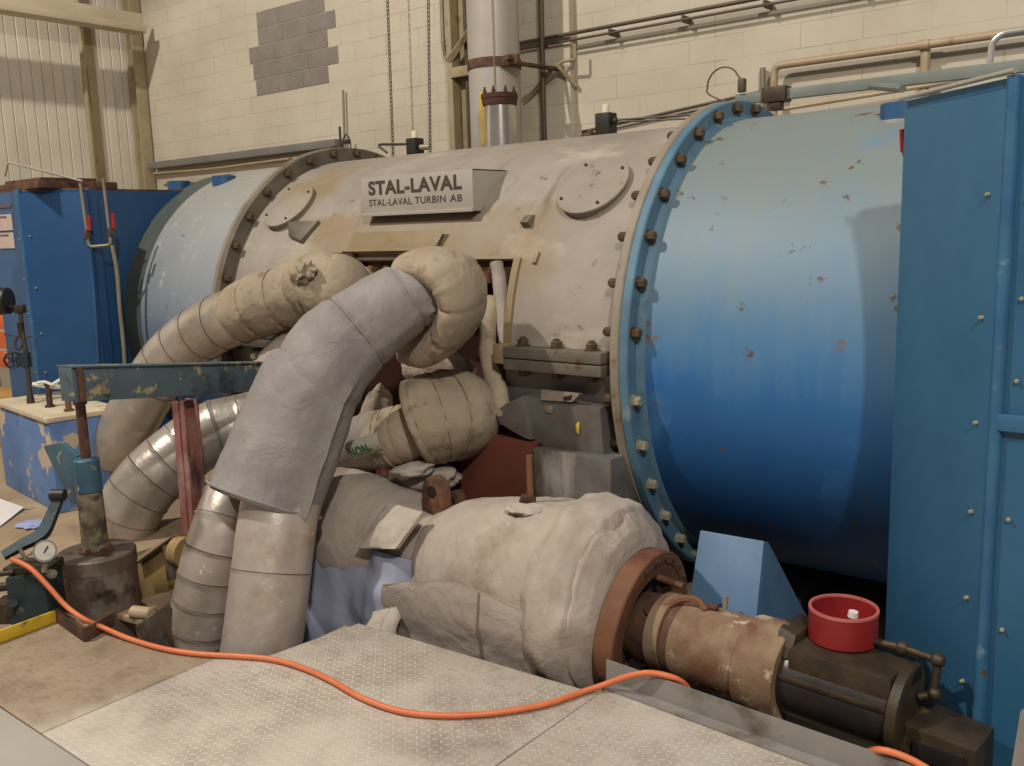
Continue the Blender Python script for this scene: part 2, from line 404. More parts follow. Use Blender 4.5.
def hexbolt(bm, p, d, r=.022, h=.03, washer=True, stud=0):
    d = V(d).normalized(); p = V(p)
    t = 0
    if washer: lathe(bm, [(0, r*1.25), (.005, r*1.25)], p, d, 16); t = .005
    lathe(bm, [(t, r), (t+h*.85, r), (t+h, r*.8)], p, d, 6)
    if stud: lathe(bm, [(t+h, r*.5), (t+h+stud, r*.5)], p, d, 10)
    return bm
def nz(p, s=1.0): return noise.noise(V(p)*s)
def quilt(amp=.05, ns=5, pucker=0, length=None, seed=0):
    def f(i, a, p):
        return 1+amp*nz(p+V((seed, 0, 0)), ns)+amp*.5*nz(p+V((0, seed, 0)), ns*2.7)
    return f
def ring_tube(bm, path, i, r, rr=.006, seg=24, fx=None):
    """a thin seam running round a tube at sample i"""
    T = (path[min(i+1, len(path)-1)]-path[max(i-1, 0)]).normalized()
    ref = V((0, 0, 1)) if abs(T.z) < .9 else V((0, 1, 0))
    e1 = (ref-T*ref.dot(T)).normalized(); e2 = T.cross(e1)
    pts = []
    for k in range(seg+1):
        a = 2*PI*k/seg; d = e1*math.cos(a)+e2*math.sin(a); pts.append(path[i]+d*r)
    sweep(bm, pts, rr, 6, caps=False)
def text_bm(s, size, depth=.002, bold=0.0, spacing=1.0):
    cu = bpy.data.curves.new('tmp', 'FONT'); cu.body = s; cu.size = size; cu.extrude = depth; cu.offset = bold; cu.space_character = spacing
    o = bpy.data.objects.new('tmp', cu); COL.objects.link(o)
    dg = bpy.context.evaluated_depsgraph_get(); dg.update()
    me = bpy.data.meshes.new_from_object(o.evaluated_get(dg))
    bm = bmesh.new(); bm.from_mesh(me)
    bpy.data.objects.remove(o); bpy.data.curves.remove(cu); bpy.data.meshes.remove(me)
    return bm
def fit_text(bm, org, ux, uy, width, height):
    """scale the text to width x height and lay it out from org along ux, uy"""
    xs = [v.co.x for v in bm.verts]; ys = [v.co.y for v in bm.verts]
    x0, x1, y0, y1 = min(xs), max(xs), min(ys), max(ys)
    ux = V(ux).normalized(); uy = V(uy).normalized(); n = ux.cross(uy)
    for v in bm.verts:
        v.co = V(org)+ux*((v.co.x-x0)/(x1-x0)*width)+uy*((v.co.y-y0)/(y1-y0)*height)+n*v.co.z
    return bm

# ------------------------------------------------------------------ room
YW, XW = 6.4, -10.8
bm = B(); box(bm, (XW-.2, YW, -1.5), (5, YW+.2, 5.6)); w = struct('wall_back', bm, 'wall')
rows = [(3.10, 3.268, -8.52, -7.35), (3.268, 3.437, -8.55, -7.19), (3.437, 3.605, -8.60, -7.33), (3.605, 3.774, -8.43, -7.20), (3.774, 3.943, -8.43, -7.35)]
pts = []
for z0, z1, l, r_ in rows: pts += [(r_, z0), (r_, z1)]
for z0, z1, l, r_ in rows[::-1]: pts += [(l, z1), (l, z0)]
# bare blocks left where an opening was filled in, course by course
bm = B()
for z0, z1, l, r_ in rows:
    n = 3; wd = (r_-l)/n
    for k in range(n): box(bm, (l+wd*k+(.003 if k else 0), YW-.006, z0+.003), (l+wd*(k+1), YW+.02, z1-.003), .004, 1)
obj('bare_block_patch', bm, 'bare_block', w)
# left wall of vertical siding boards
bm = B(); y = 1.5
box(bm, (XW-.2, -3, -1.5), (XW-.012, YW, 5.6))
i = 0
while y < YW:
    box(bm, (XW-.02, y+.004, -.5), (XW+.004*(i % 2), y+.116, 5.6), .006, 1); y += .12; i += 1
struct('wall_left', bm, 'siding')
# corner column and posts
bm = B(); box(bm, (XW, YW-.16, -.5), (XW+.05, YW-.02, 5.6), .004); box(bm, (XW+.05, YW-.1, -.5), (XW+.16, YW-.08, 5.6)); box(bm, (XW+.16, YW-.16, -.5), (XW+.18, YW-.02, 5.6), .003)
struct('trim_1', bm, 'timber')
bm = B(); rod(bm, (XW+.09, 5.66, 0), (XW+.09, 5.66, 5.6), .03); box(bm, (XW, 5.74, 0), (XW+.03, 5.84, 5.6), .005)
struct('trim_2', bm, ['timber'])
# roof purlin carried in front of the left wall
bm = B(); box(bm, (XW+.45, 2.0, 4.06), (XW+.50, 6.2, 4.20), .004); box(bm, (XW+.36, 2.0, 3.98), (XW+.59, 6.2, 4.06), .006)
tag(obj('purlin_beam', bm, 'rafter', loc=(XW+.3, 4.5, 4)), 'cream steel beam running along the panelled left wall near top left corner', 'beam')
# slabs and pit
bm = B()
box(bm, (XW, -6, -1.5), (-4.45, YW, 0))
box(bm, (-4.45, -6, -1.5), (4, 1.72, -.012))
box(bm, (-2.86, 1.72, -1.5), (4, 2.40, -.012))
box(bm, (-1.70, 2.40, -1.5), (4, 2.56, -.012))
struct('floor', bm, 'concrete')
bm = B(); box(bm, (-4.45, 1.72, -1.6), (4, YW, -1.3)); box(bm, (-4.45, 1.72, -1.3), (-3.5, 2.9, -.30)); 
struct('pit_floor', bm, 'pit')
bm = B(); box(bm, (-7.3, 4.0, -1.3), (2, 5.5, -.32)); box(bm, (-2.0, 2.9, -1.3), (2, 4.0, -.32)); struct('foundation_floor', bm, 'concrete')

# ------------------------------------------------------------------ floor plates
def plate(name, pts, mat, label, z0=-.012, z1=0.0):
    bm = B(); prism(bm, [V((x, y, z0)) for x, y in pts], (0, 0, z1-z0), .0015)
    c = sum((V((x, y, 0)) for x, y in pts), V())/len(pts)
    return tag(obj(name, bm, mat, loc=c), label, 'floor plate')
plate('checker_plate', [(-3.028, 1.224), (-1.705, 1.224), (-1.668, 2.505), (-2.81, 2.43), (-2.87, 2.02), (-3.03, 1.92)], 'plate',
      'large worn checker plate in the foreground carrying most of the orange hose')
plate('checker_plate', [(-1.70, 1.0), (2.5, 1.0), (2.5, 2.50), (-1.662, 2.62)], 'plate', 'checker plate at bottom right in front of the upright kick plate')
plate('checker_plate', [(-4.445, 1.224), (-3.034, 1.224), (-3.034, 1.90), (-3.42, 1.80), (-4.445, 1.735)], 'plate_rust', 'dirty brown checker plate at left below the steel drum')
plate('smooth_plate', [(-4.445, .3), (-1.706, .3), (-1.706, 1.218), (-4.445, 1.218)], 'front_plate', 'smooth pale grey floor plate in the bottom left corner')
bm = B(); prism(bm, [V((-1.69, 2.60, 0)), V((-1.69, 2.545, 0)), V((-1.69, 2.545, .008)), V((-1.69, 2.59, .008)), V((-1.69, 2.592, .085)), V((-1.69, 2.60, .085))], (1.9, -.1, 0), .001)
tag(obj('kick_plate', bm, 'kick', loc=(-.9, 2.6, 0)), 'upright pale steel kick plate along the deck edge beside the rusty actuator', 'kick plate')

# ------------------------------------------------------------------ turbine
AX = V((0, 4.69, .986)); RS = 1.14
def cp(X, th, R=RS):
    """point on the shell: angle th (degrees) up from the side that faces the camera"""
    t = math.radians(th); return V((X, AX.y-R*math.cos(t), AX.z+R*math.sin(t)))
def cn(th): t = math.radians(th); return V((0, -math.cos(t), math.sin(t)))
def cyl_pt(px, py, R=RS):
    d = FW+RT*((px-512)/F)-UP*((py-383)/F); oy = -AX.y; oz = CAMH-AX.z
    a = d.y**2+d.z**2; b = 2*(d.y*oy+d.z*oz); c = oy*oy+oz*oz-R*R
    t = (-b-math.sqrt(max(0, b*b-4*a*c)))/2/a; return CAM+d*t
turb = thing('steam_turbine', 'big horizontal turbine casing with cream middle, blue ends and dark bolts', 'turbine', (-3.65, 4.69, -.3))
def shell(bm, X0, X1, th0, th1, R=RS, hole=None, thick=.03, nx=None, dth=3):
    """curved plate; hole = (X0, X1, th0, th1) left open"""
    xs = sorted(set([X0+(X1-X0)*i/(nx or 24) for i in range((nx or 24)+1)]+([hole[0], hole[1]] if hole else [])))
    ts = sorted(set([th0+(th1-th0)*i/int((th1-th0)/dth) for i in range(int((th1-th0)/dth)+1)]+([hole[2], hole[3]] if hole else [])))
    ts = [t for t in ts if th0-1e-6 <= t <= th1+1e-6]
    def keep(i, j):
        if not hole: return True
        x = (xs[i]+xs[i+1])/2; t = (ts[j]+ts[j+1])/2
        return not (hole[0] < x < hole[1] and hole[2] < t < hole[3])
    O = {}; I = {}
    def o(i, j):
        if (i, j) not in O: O[i, j] = bm.verts.new(cp(xs[i], ts[j], R))
        return O[i, j]
    def n(i, j):
        if (i, j) not in I: I[i, j] = bm.verts.new(cp(xs[i], ts[j], R-thick))
        return I[i, j]
    nx_, nt = len(xs)-1, len(ts)-1
    for i in range(nx_):
        for j in range(nt):
            if not keep(i, j): continue
            bm.faces.new([o(i, j), o(i+1, j), o(i+1, j+1), o(i, j+1)])
            bm.faces.new([n(i, j), n(i, j+1), n(i+1, j+1), n(i+1, j)])
            for (a, b, ii, jj) in (((i, j), (i+1, j), i, j-1), ((i+1, j), (i+1, j+1), i+1, j), ((i+1, j+1), (i, j+1), i, j+1), ((i, j+1), (i, j), i-1, j)):
                if ii < 0 or jj < 0 or ii >= nx_ or jj >= nt or not keep(ii, jj):
                    bm.faces.new([o(*a), n(*a), n(*b), o(*b)])
    return bm
HX0, HX1 = -4.04, -2.89
bm = B(); shell(bm, -5.2, -2.2, 0, 180, hole=(HX0, HX1, 0, 24.5)); up_case = obj('upper_casing', bm, 'cream', turb)
bm = B(); shell(bm, -5.2, -2.2, -180, 0, hole=(HX0, HX1, -42, 0)); lo_case = obj('lower_casing', bm, 'grey_steel', turb)
# recess behind the opening
bm = B()
box(bm, (-4.3, 4.05, .1), (-2.7, 4.12, 1.5)); box(bm, (-4.30, 3.62, .1), (-4.05, 4.1, 1.5)); box(bm, (-2.885, 3.66, .1), (-2.7, 4.1, 1.46)); box(bm, (-4.3, 3.72, 1.455), (-2.7, 4.1, 1.52)); box(bm, (-4.3, 3.62, .1), (-2.7, 4.1, .16))
obj('nozzle_recess', bm, 'dark_rust', turb)
bm = B(); box(bm, (-4.02, 3.70, 1.33), (-2.95, 3.78, 1.445), .01)
nf = obj('nozzle_flange', bm, 'rust', turb)
bm = B(); hexbolt(bm, (-3.97, 3.70, 1.40), (0, -1, 0), .025, .03); b0 = obj('flange_bolt', bm, 'rust', nf)
for k in range(1, 8): part_copy(b0, (.13*k, 0, 0))
# ochre frame around the opening
bm = B(); shell(bm, -2.885, -2.845, 0, 24.6, RS+.012, thick=.014, nx=2, dth=2)
fr = obj('opening_frame', bm, 'tan', turb)
bm = B()
c = cp(-3.75, 29.5, RS+.02); u = V((0, math.sin(math.radians(29.5)), math.cos(math.radians(29.5)))); n_ = cn(29.5)
for s0, s1, h0, h1, hh in ((-.37, .34, -.055, .06, .012), (-.39, .30, -.075, -.058, .03)):
    hull(bm, [c+V((s0, 0, 0))+u*h0, c+V((s1, 0, 0))+u*h0, c+V((s1, 0, 0))+u*h1, c+V((s0, 0, 0))+u*h1]+[c+V((s0, 0, 0))+u*h0+n_*hh, c+V((s1-.02, 0, 0))+u*h0+n_*hh, c+V((s1+.02, 0, 0))+u*h1+n_*hh, c+V((s0, 0, 0))+u*h1+n_*hh], .003)
obj('cover_strip', bm, 'tan', turb)
# ring flanges
def ring(bm, x0, x1, r0, r1, seg=120):
    lathe(bm, [(x0, r0), (x0, r1-.006), (x0+.006, r1), (x1-.006, r1), (x1, r1-.006), (x1, r0), (x0, r0)], AX, (1, 0, 0), seg, caps=False); return bm
def ring_bolts(parent, X, angs, sgn, mat, r=.024, h=.034):
    base = None
    for a in angs:
        if base is None:
            bm = B(); hexbolt(bm, cp(X, a, 1.197), (sgn, 0, 0), r, h)
            base = obj('flange_bolt', bm, mat, parent); pa = a
        else:
            part_copy(base, cp(X, a, 1.197)-cp(X, pa, 1.197))
bm = B(); ring(bm, -2.165, -2.119, 1.10, 1.238); fb = obj('blue_ring_flange', bm, 'flange_blue', turb); fb['label'] = 'worn blue bolted ring flange'
bm = B(); ring(bm, -2.212, -2.166, 1.10, 1.240); fc = obj('beige_ring_flange', bm, 'flange_beige', turb)
ring_bolts(fb, -2.119, [7.2+10.6*k for k in range(9)], 1, 'bolt')
ring_bolts(fb, -2.119, [-7.4-10.5*k for k in range(6)], 1, 'bolt_pale')
ring_bolts(fc, -2.212, [7.2+10.6*k for k in range(7)]+[-7.4-10.5*k for k in range(4)], -1, 'bolt', .022, .05)
bm = B(); ring(bm, -5.225, -5.184, 1.10, 1.238); fl = obj('grey_ring_flange', bm, 'flange_grey', turb)
bm = B(); ring(bm, -5.262, -5.226, 1.10, 1.242); obj('beige_ring_flange', bm, 'flange_beige', turb)
ring_bolts(fl, -5.184, [-3.6+10.6*k for k in range(11)], 1, 'bolt')
# weld fillet of the blue shell beside the flange
bm = B(); lathe(bm, [(-2.12, 1.135), (-2.119, 1.165), (-2.105, 1.16), (-2.085, 1.143), (-2.08, 1.135)], AX, (1, 0, 0), 120, caps=False); obj('weld_fillet', bm, 'flange_blue', turb)
# end casings
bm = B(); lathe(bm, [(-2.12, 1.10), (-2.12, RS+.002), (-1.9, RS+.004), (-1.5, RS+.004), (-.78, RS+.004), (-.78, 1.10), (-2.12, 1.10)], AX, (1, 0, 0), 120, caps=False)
o = obj('end_casing', bm, 'blue_shell_right', turb); o['label'] = 'blue right end casing, paler on top'
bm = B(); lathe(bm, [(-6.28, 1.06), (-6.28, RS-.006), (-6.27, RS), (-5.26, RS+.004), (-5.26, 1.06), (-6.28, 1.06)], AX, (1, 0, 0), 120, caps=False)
o = obj('end_casing', bm, 'blue_shell_left', turb); o['label'] = 'pale blue left end casing, paler on top'
bm = B(); lathe(bm, [(-6.56, 1.0), (-6.56, RS-.004), (-6.28, RS-.004), (-6.28, 1.0), (-6.56, 1.0)], AX, (1, 0, 0), 120, caps=False)
obj('seal_collar', bm, 'collar', turb)
# lifting bosses
def boss(X, th, r, h, nm='lifting_boss'):
    bm = B(); c = cp(X, th, RS-.12)
    lathe(bm, [(0, r), (.12+h-.008, r), (.12+h, r-.008)], c, (0, 0, 1), 32); return obj(nm, bm, 'boss_blue', turb)
p = cyl_pt(896, 121); bm = B(); lathe(bm, [(-.12, .085), (.075, .085), (.08, .08)], p+V((0, .07, 0)), (0, 0, 1), 32); obj('lifting_boss', bm, 'boss_blue', turb)
bm = B(); lathe(bm, [(-.13, .094), (.0, .092), (.008, .086)], p+V((0, .07, 0)), (0, 0, 1), 32); obj('boss_collar', bm, 'flange_beige', turb)
for px, py in ((217, 185), (172, 190)):
    p = cyl_pt(px, py); bm = B(); lathe(bm, [(-.14, .088), (.075, .088), (.08, .08)], p+V((0, .065, -.01)), (0, 0, 1), 32); obj('lifting_boss', bm, 'boss_blue', turb)
# inspection covers
for X in (-2.555, -4.895):
    bm = B(); th = 44.6; n_ = cn(th); c = cp(X, th, RS-.02)
    lathe(bm, [(0, .18), (.04, .18), (.04, .192), (.05, .192), (.054, .186)], c, n_, 64)
    cv = obj('inspection_cover', bm, 'cream', turb)
    e2 = V((0, math.sin(math.radians(th)), math.cos(math.radians(th))))
    base = None
    for a in (35, 125, 215, 305):
        q = c+n_*.054+V((1, 0, 0))*math.cos(math.radians(a))*.165+e2*math.sin(math.radians(a))*.165
        if base is None:
            bm = B(); hexbolt(bm, q, n_, .008, .012, False); base = obj('cover_bolt', bm, 'bolt', cv); q0 = q
        else: part_copy(base, q-q0)
# lifting hook fin beside the left cover
p = cyl_pt(303, 232); bm = B(); n_ = cn(36); u = V((0, math.sin(math.radians(36)), math.cos(math.radians(36))))
prism(bm, [p+V((-.09, 0, 0))-u*.05-n_*.01, p+V((-.07, 0, 0))+u*.01+n_*.05, p+V((.13, 0, 0))+u*.06-n_*.01, p+V((.05, 0, 0))-u*.09-n_*.01], n_*.035+u*.01, .004)
obj('lifting_lug', bm, 'flange_grey', turb)
p = cyl_pt(530, 222); bm = B(); n_ = cn(37); u = V((0, math.sin(math.radians(37)), math.cos(math.radians(37))))
hull(bm, [p+V((-.035, 0, 0))-u*.03-n_*.01, p+V((.02, 0, 0))-u*.03-n_*.01, p+V((.02, 0, 0))+u*.05-n_*.01, p+V((-.035, 0, 0))+u*.05-n_*.01, p+V((-.03, 0, 0))-u*.03+n_*.04, p+V((.02, 0, 0))-u*.03+n_*.04, p+V((.015, 0, 0))+u*.03+n_*.02, p+V((-.03, 0, 0))+u*.03+n_*.02], .004)
obj('lifting_lug', bm, 'flange_grey', turb)
p = cyl_pt(536, 258); bm = B(); n_ = cn(25); u = V((0, math.sin(math.radians(25)), math.cos(math.radians(25))))
hull(bm, [p+V((x, 0, 0))+u*y+n_*h for h in (-.005, .015) for x, y in ((-.01, -.03), (.012, -.03), (.02, .03), (-.002, .03))], .003)
obj('lifting_lug', bm, 'cream', turb)
# nameplate
YS = 3.735; a = at(361, 179, Y=YS); b = at(472, 169, Y=YS); zt, zb, x0, x1 = 1.921, 1.706, a.x, b.x
bm = B(); box(bm, (x0, YS, zb), (x1, YS+.008, zt), .002)
npl = obj('nameplate', bm, 'sign_plate', turb); npl['label'] = 'grey nameplate with raised dark lettering'
bm = fit_text(text_bm('STAL-LAVAL', .1, .002, .0028, 1.08), (x0+.06, YS-.001, zb+.115), (1, 0, 0), (0, 0, 1), x1-x0-.135, .078); obj('lettering', bm, 'letters', npl, flat=True)
W_ = x1-x0-.135
for wd_, f0_, f1_ in (('STAL-LAVAL', 0, .476), ('TURBIN', .513, .833), ('AB', .88, 1)):
    bm = fit_text(text_bm(wd_, .1, .0015, .0, 1.08), (x0+.06+W_*f0_, YS-.001, zb+.053), (1, 0, 0), (0, 0, 1), W_*(f1_-f0_), .037); obj('lettering', bm, 'letters', npl, flat=True)
bm = B(); box(bm, (x0, YS-.012, zb-.004), (x1, YS+.002, zb+.014), .002); obj('ledge', bm, 'sign_plate', npl)
for X in (x0, x1-.006):
    bm = B(); prism(bm, [(X, YS+.008, zt), (X, YS+.30, zt), (X, YS+.06, zb), (X, YS+.008, zb)], (.006, 0, 0)); obj('side_cheek', bm, 'sign_plate', npl)
bm = B(); prism(bm, [(x0, YS+.008, zt-.006), (x1, YS+.008, zt-.006), (x1, YS+.28, zt-.006), (x0, YS+.28, zt-.006)], (0, 0, .006)); obj('top_flap', bm, 'sign_plate', npl)
# horizontal joint flanges with bolts through
for X0, X1 in ((-2.83, -2.262), (-5.17, -4.10)):
    bm = B(); box(bm, (X0, 3.46, .988), (X1, 3.62, 1.042), .01); obj('joint_flange', bm, 'flange_grey', turb)
    bm = B(); box(bm, (X0, 3.46, .93), (X1, 3.62, .984), .01); lf = obj('joint_flange', bm, 'flange_grey', turb)
    base = None
    for k in range(int((X1-X0)/.185)):
        X = X0+.075+.2*k
        if base is None:
            bm = B(); hexbolt(bm, (X, 3.53, 1.042), (0, 0, 1), .03, .03, True, .01); base = obj('joint_bolt', bm, 'bolt', lf); xx = X
            bm = B(); hexbolt(bm, (X, 3.53, .93), (0, 0, -1), .03, .03); bas2 = obj('joint_nut', bm, 'bolt', lf)
        else: part_copy(base, (X-xx, 0, 0)); part_copy(bas2, (X-xx, 0, 0))
bm = B(); box(bm, (-2.90, 3.47, .955), (-2.835, 3.66, 1.05), .006); obj('joint_block', bm, 'tan', turb)
# gusset lug and grey boxes under the joint
bm = B(); Yl = 3.44
P_ = [at(x, y, Y=Yl) for x, y in ((497, 411), (505, 404), (523, 396), (531, 440), (524, 438), (500, 424), (496, 417))]
prism(bm, P_, (0, .05, 0), .004)
o = obj('gusset_lug', bm, 'grey_steel', turb)
q = at(500, 413, Y=Yl-.002); bm = B(); lathe(bm, [(0, .018), (.004, .018)], q, (0, -1, 0), 20); obj('lug_pin', bm, 'wire_bright', o)
bm = B(); P_ = [at(x, y, Y=3.48) for x, y in ((523, 396), (600, 408), (604, 466), (531, 441))]
prism(bm, P_, (0, .25, 0), .004); o = obj('saddle_plate', bm, 'grey_steel', turb)
bm = B(); P_ = [at(x, y, Y=3.465) for x, y in ((541, 390), (580, 394), (572, 402), (541, 400))]; prism(bm, P_, (0, .02, 0)); obj('tag_strip', bm, 'flange_beige', turb)
bm = B(); P_ = [at(x, y, Y=3.463) for x, y in ((563, 397), (572, 395), (571, 400), (564, 401))]; prism(bm, P_, (0, .003, 0)); obj('tag_mark', bm, 'black', turb)
for i_, (px, py, w_, h_, mt) in enumerate(((549, 409, .03, .018, 'flange_beige'), (578, 428, .012, .028, 'yellow'))):
    q = at(px, py, Y=3.476); bm = B(); r_ = bmesh.ops.create_icosphere(bm, subdivisions=2, radius=1)
    for v in r_['verts']: v.co = V((v.co.x*w_, v.co.y*.006, v.co.z*h_))*(1+.5*nz(v.co, 1.7))
    bmesh.ops.translate(bm, vec=q, verts=bm.verts); obj('paint_dab', bm, mt, turb)
bm = B(); box(bm, (-2.63, 3.42, -.32), (-2.19, 4.1, .57), .012); obj('pedestal_box', bm, 'grey_steel', turb)
bm = B(); box(bm, (-3.75, 3.43, -.32), (-2.642, 4.1, .59), .01); obj('steam_chest', bm, 'red_oxide', turb)
# blue wedge pedestal
YP = 3.42
a, b, c, d = at(700, 530, Y=3.55), at(764, 541, Y=3.55), at(748, 640, Y=3.25), at(676, 640, Y=3.25)
bm = B()
tb = [V((v.x, 3.6, v.z-.02)) for v in (a, b)]
hull(bm, [V((d.x, d.y, -.32)), V((c.x, c.y, -.32)), V((c.x+.02, 4.0, -.32)), V((d.x, 4.0, -.32)), a, b, tb[1], tb[0]], .006)
pd = obj('pedestal', bm, 'pedestal', turb); pd['label'] = 'blue wedge-shaped support foot'
bm = B(); p = at(726, 596, Y=3.36); rod(bm, p, p+V((.0, -.06, -.3)), .012, 8); obj('drain_stub', bm, 'flange_beige', pd)

# base frame channels on the foundation under the right end
bm = B(); p = at(760, 640, Z=-.30); q = at(868, 545, Z=-.30)
d = (q-p).normalized(); s_ = V((-d.y, d.x, 0))*.03
hull(bm, [p-s_, p+s_, q+s_, q-s_]+[x+V((0, 0, .05)) for x in (p-s_, p+s_, q+s_, q-s_)], .004)
tag(obj('base_channel', bm, 'tray_grey', loc=p), 'dim grey steel channel on the dark ground under the blue casing behind red bowl', 'channel')

# ------------------------------------------------------------------ cabinets
XL = at(8, 360, Y=3.0).x            # free end of the left enclosure
def cabinet(mirror, label):
    f = (lambda x: -7.30-x) if mirror else (lambda x: x)
    t = thing('enclosure_cabinet', label, 'cabinet', (f(-.2), 4.0, -.05))
    mat = 'cabinet_blue' if mirror else 'cabinet_blue_right'
    far = -7.30-XL if mirror else 2.2
    plan = [(-.565, 3.0), (-.94, 3.31), (-.94, 3.36), (-.79, 3.40), (-.79, 5.9), (far, 5.9), (far, 3.0)]
    plan = [(f(x), y) for x, y in plan]
    bm = B(); prism(bm, [V((x, y, -.3)) for x, y in plan], (0, 0, 2.27)); body = obj('body', bm, mat, t, flat=True)
    # chamfer panel plate
    a = V((f(-.570), 2.995, 0)); b = V((f(-.935), 3.300, 0)); n = (V((0, 0, 1)).cross(b-a)).normalized()
    if n.y > 0: n = -n
    bm = B(); hull(bm, [a+V((0, 0, -.28))+n*.001, b+V((0, 0, -.28))+n*.001, b+n*.012+V((0, 0, -.28)), a+n*.012+V((0, 0, -.28)), a+V((0, 0, 1.95))+n*.001, b+V((0, 0, 1.95))+n*.001, b+n*.012+V((0, 0, 1.95)), a+n*.012+V((0, 0, 1.95))], .003)
    pn = obj('chamfer_panel', bm, mat, t)
    bm = B(); c = V((f(-.565), 2.985, 0)); rod(bm, c+V((0, .012, -.28)), c+V((0, .014, 1.985)), .02, 14); obj('corner_trim', bm, 'trim_blue', t)
    sg = -1 if mirror else 1
    base = None
    for z in (1.66, 1.30, .98, .70, .42, .14):
        q = a+(b-a)*.12+n*.012+V((0, 0, z))
        if base is None: bm = B(); hexbolt(bm, q, n, .0055, .006, True); base = obj('panel_bolt', bm, 'bolt_pale', pn); q0 = q
        else: part_copy(base, q-q0)
    base = None
    for z in (1.64, 1.36, 1.12, .70, .35):
        q = V((f(-.565+.05), 2.998, z))
        if base is None: bm = B(); hexbolt(bm, q, (0, -1, 0), .0055, .006, True); base = obj('front_bolt', bm, 'bolt_pale', body); q0 = q
        else: part_copy(base, q-q0)
    bm = B(); prism(bm, [V((x, y, 1.97)) for x, y in plan], (0, 0, .012)); obj('roof_sheet', bm, 'rust' if mirror else mat, t)
    return t, body, f
cr, crb, f_ = cabinet(False, 'tall blue steel enclosure filling the right edge beside the blue casing')
cl, clb, f_ = cabinet(True, 'tall blue steel enclosure at far left with paper notices and red valve handles')
# right cabinet details
bm = B(); q = at(903, 152, Y=3.36)
pipe(bm, [q+V((.06, .02, -.045)), q+V((.03, .0, -.035)), q+V((.008, .0, -.02)), q+V((.002, 0, .005))], .006); hd = obj('valve_stem', bm, 'conduit_dark', cr)
bm = B(); rod(bm, q, q+V((-.006, 0, .075)), .009, 12); obj('valve_handle', bm, 'red_valve', cr)
zt = at(1010, 415, Y=2.985).z; zb = at(1010, 432, Y=2.985).z; xl = at(995, 424, Y=2.985).x
bm = B(); box(bm, (xl, 2.978, zb), (.3, 2.999, zt), .006); obj('hinge_strip', bm, 'trim_blue', cr)
bm = B(); rod(bm, (-.96, 3.30, 1.99), (-.56, 2.97, 1.995), .008); obj('roof_edge_wire', bm, 'wire_bright', cr)
bm = B(); P_ = [at(990, 62, Y=3.4), at(992, 42, Y=3.4), at(1003, 33, Y=3.4), at(1045, 27, Y=3.4)]; poly_pipe(bm, P_, .010, .05); obj('handrail_tube', bm, 'wire_bright', cr)
# left cabinet: notices
X0 = at(0, 220, Y=2.995).x
for i, (ya, yb, x) in enumerate(((203, 208, 11), (213, 231, 12), (231.5, 249, 14))):
    zt_ = at(x, ya, Y=2.995).z; zb_ = at(x, yb, Y=2.995).z; xr = at(x, (ya+yb)/2, Y=2.995).x
    bm = B(); box(bm, (max(XL+.02, xr-.24), 2.992, zb_+.006), (xr, 2.999, zt_-.006)); nt = obj('notice', bm, 'notice_dark' if i == 0 else 'notice', cl)
    if i:
        bm = B(); box(bm, (max(XL+.05, xr-.20), 2.990, zt_-.03), (xr-.07, 2.992, zt_-.018)); obj('notice_heading', bm, 'notice_dark', nt)
# left cabinet: tray and wires on the roof
bm = B(); box(bm, (XL+.02, 3.03, 1.982), (-6.50, 3.6, 2.03), .005); box(bm, (XL+.06, 3.1, 2.03), (-6.6, 3.5, 2.06), .005)
tag(obj('roof_tray', bm, 'rust', loc=(-7, 3.2, 1.982)), 'flat rusty brown tray on top of the left blue enclosure', 'tray')
bm = B(); P_ = [at(5, 176, Y=3.05), at(8, 162, Y=3.05), at(82, 181, Y=3.25)]; poly_pipe(bm, P_, .008, .02)
tag(obj('bent_rod', bm, 'wire_bright', loc=P_[0]), 'thin bright bent rod lying above the left blue enclosure', 'rod')
# left cabinet: sample pipes with red valves on the chamfer
def cham(px, py, off=.04):
    # point in front of the left chamfer panel
    a = V((-6.735, 3.0, 0)); b = V((-6.36, 3.31, 0)); n = V((b.y-a.y, -(b.x-a.x), 0)).normalized()
    d = FW+RT*((px-512)/F)-UP*((py-383)/F)
    t = ((a+n*off-CAM).dot(n))/d.dot(n); return CAM+d*t
sp = thing('sampling_pipe', 'thin U-shaped pipe with two red valve handles on left blue enclosure', 'pipe', cham(100, 250))
bm = B(); poly_pipe(bm, [cham(80, 182), cham(89, 247), cham(111, 245), cham(103, 178)], .011, .03)
pipe(bm, [cham(112, 245), cham(117, 272), cham(120, 310), cham(124, 350), cham(128, 420), cham(131, 470)], .014); obj('tubing', bm, 'conduit', sp)
for px, py in ((88, 222), (112, 220)):
    bm = B(); rod(bm, cham(px+1, py-7, .06), cham(px+2, py+8, .06), .014, 10); obj('valve_handle', bm, 'red_valve', sp)
    bm = B(); q = cham(px-1, py+12, .04); box(bm, q-V((.02, .02, .03)), q+V((.02, .02, .03)), .008); obj('valve_body', bm, 'conduit_dark', sp)
bm = B(); pipe(bm, [cham(90, 250, .03), cham(94, 290, .03), cham(98, 350, .03), cham(101, 420, .03)], .012)
tag(obj('drain_pipe', bm, 'boss_blue', loc=cham(98, 350)), 'thin blue drain pipe running down the left blue enclosure below the red valves', 'pipe')

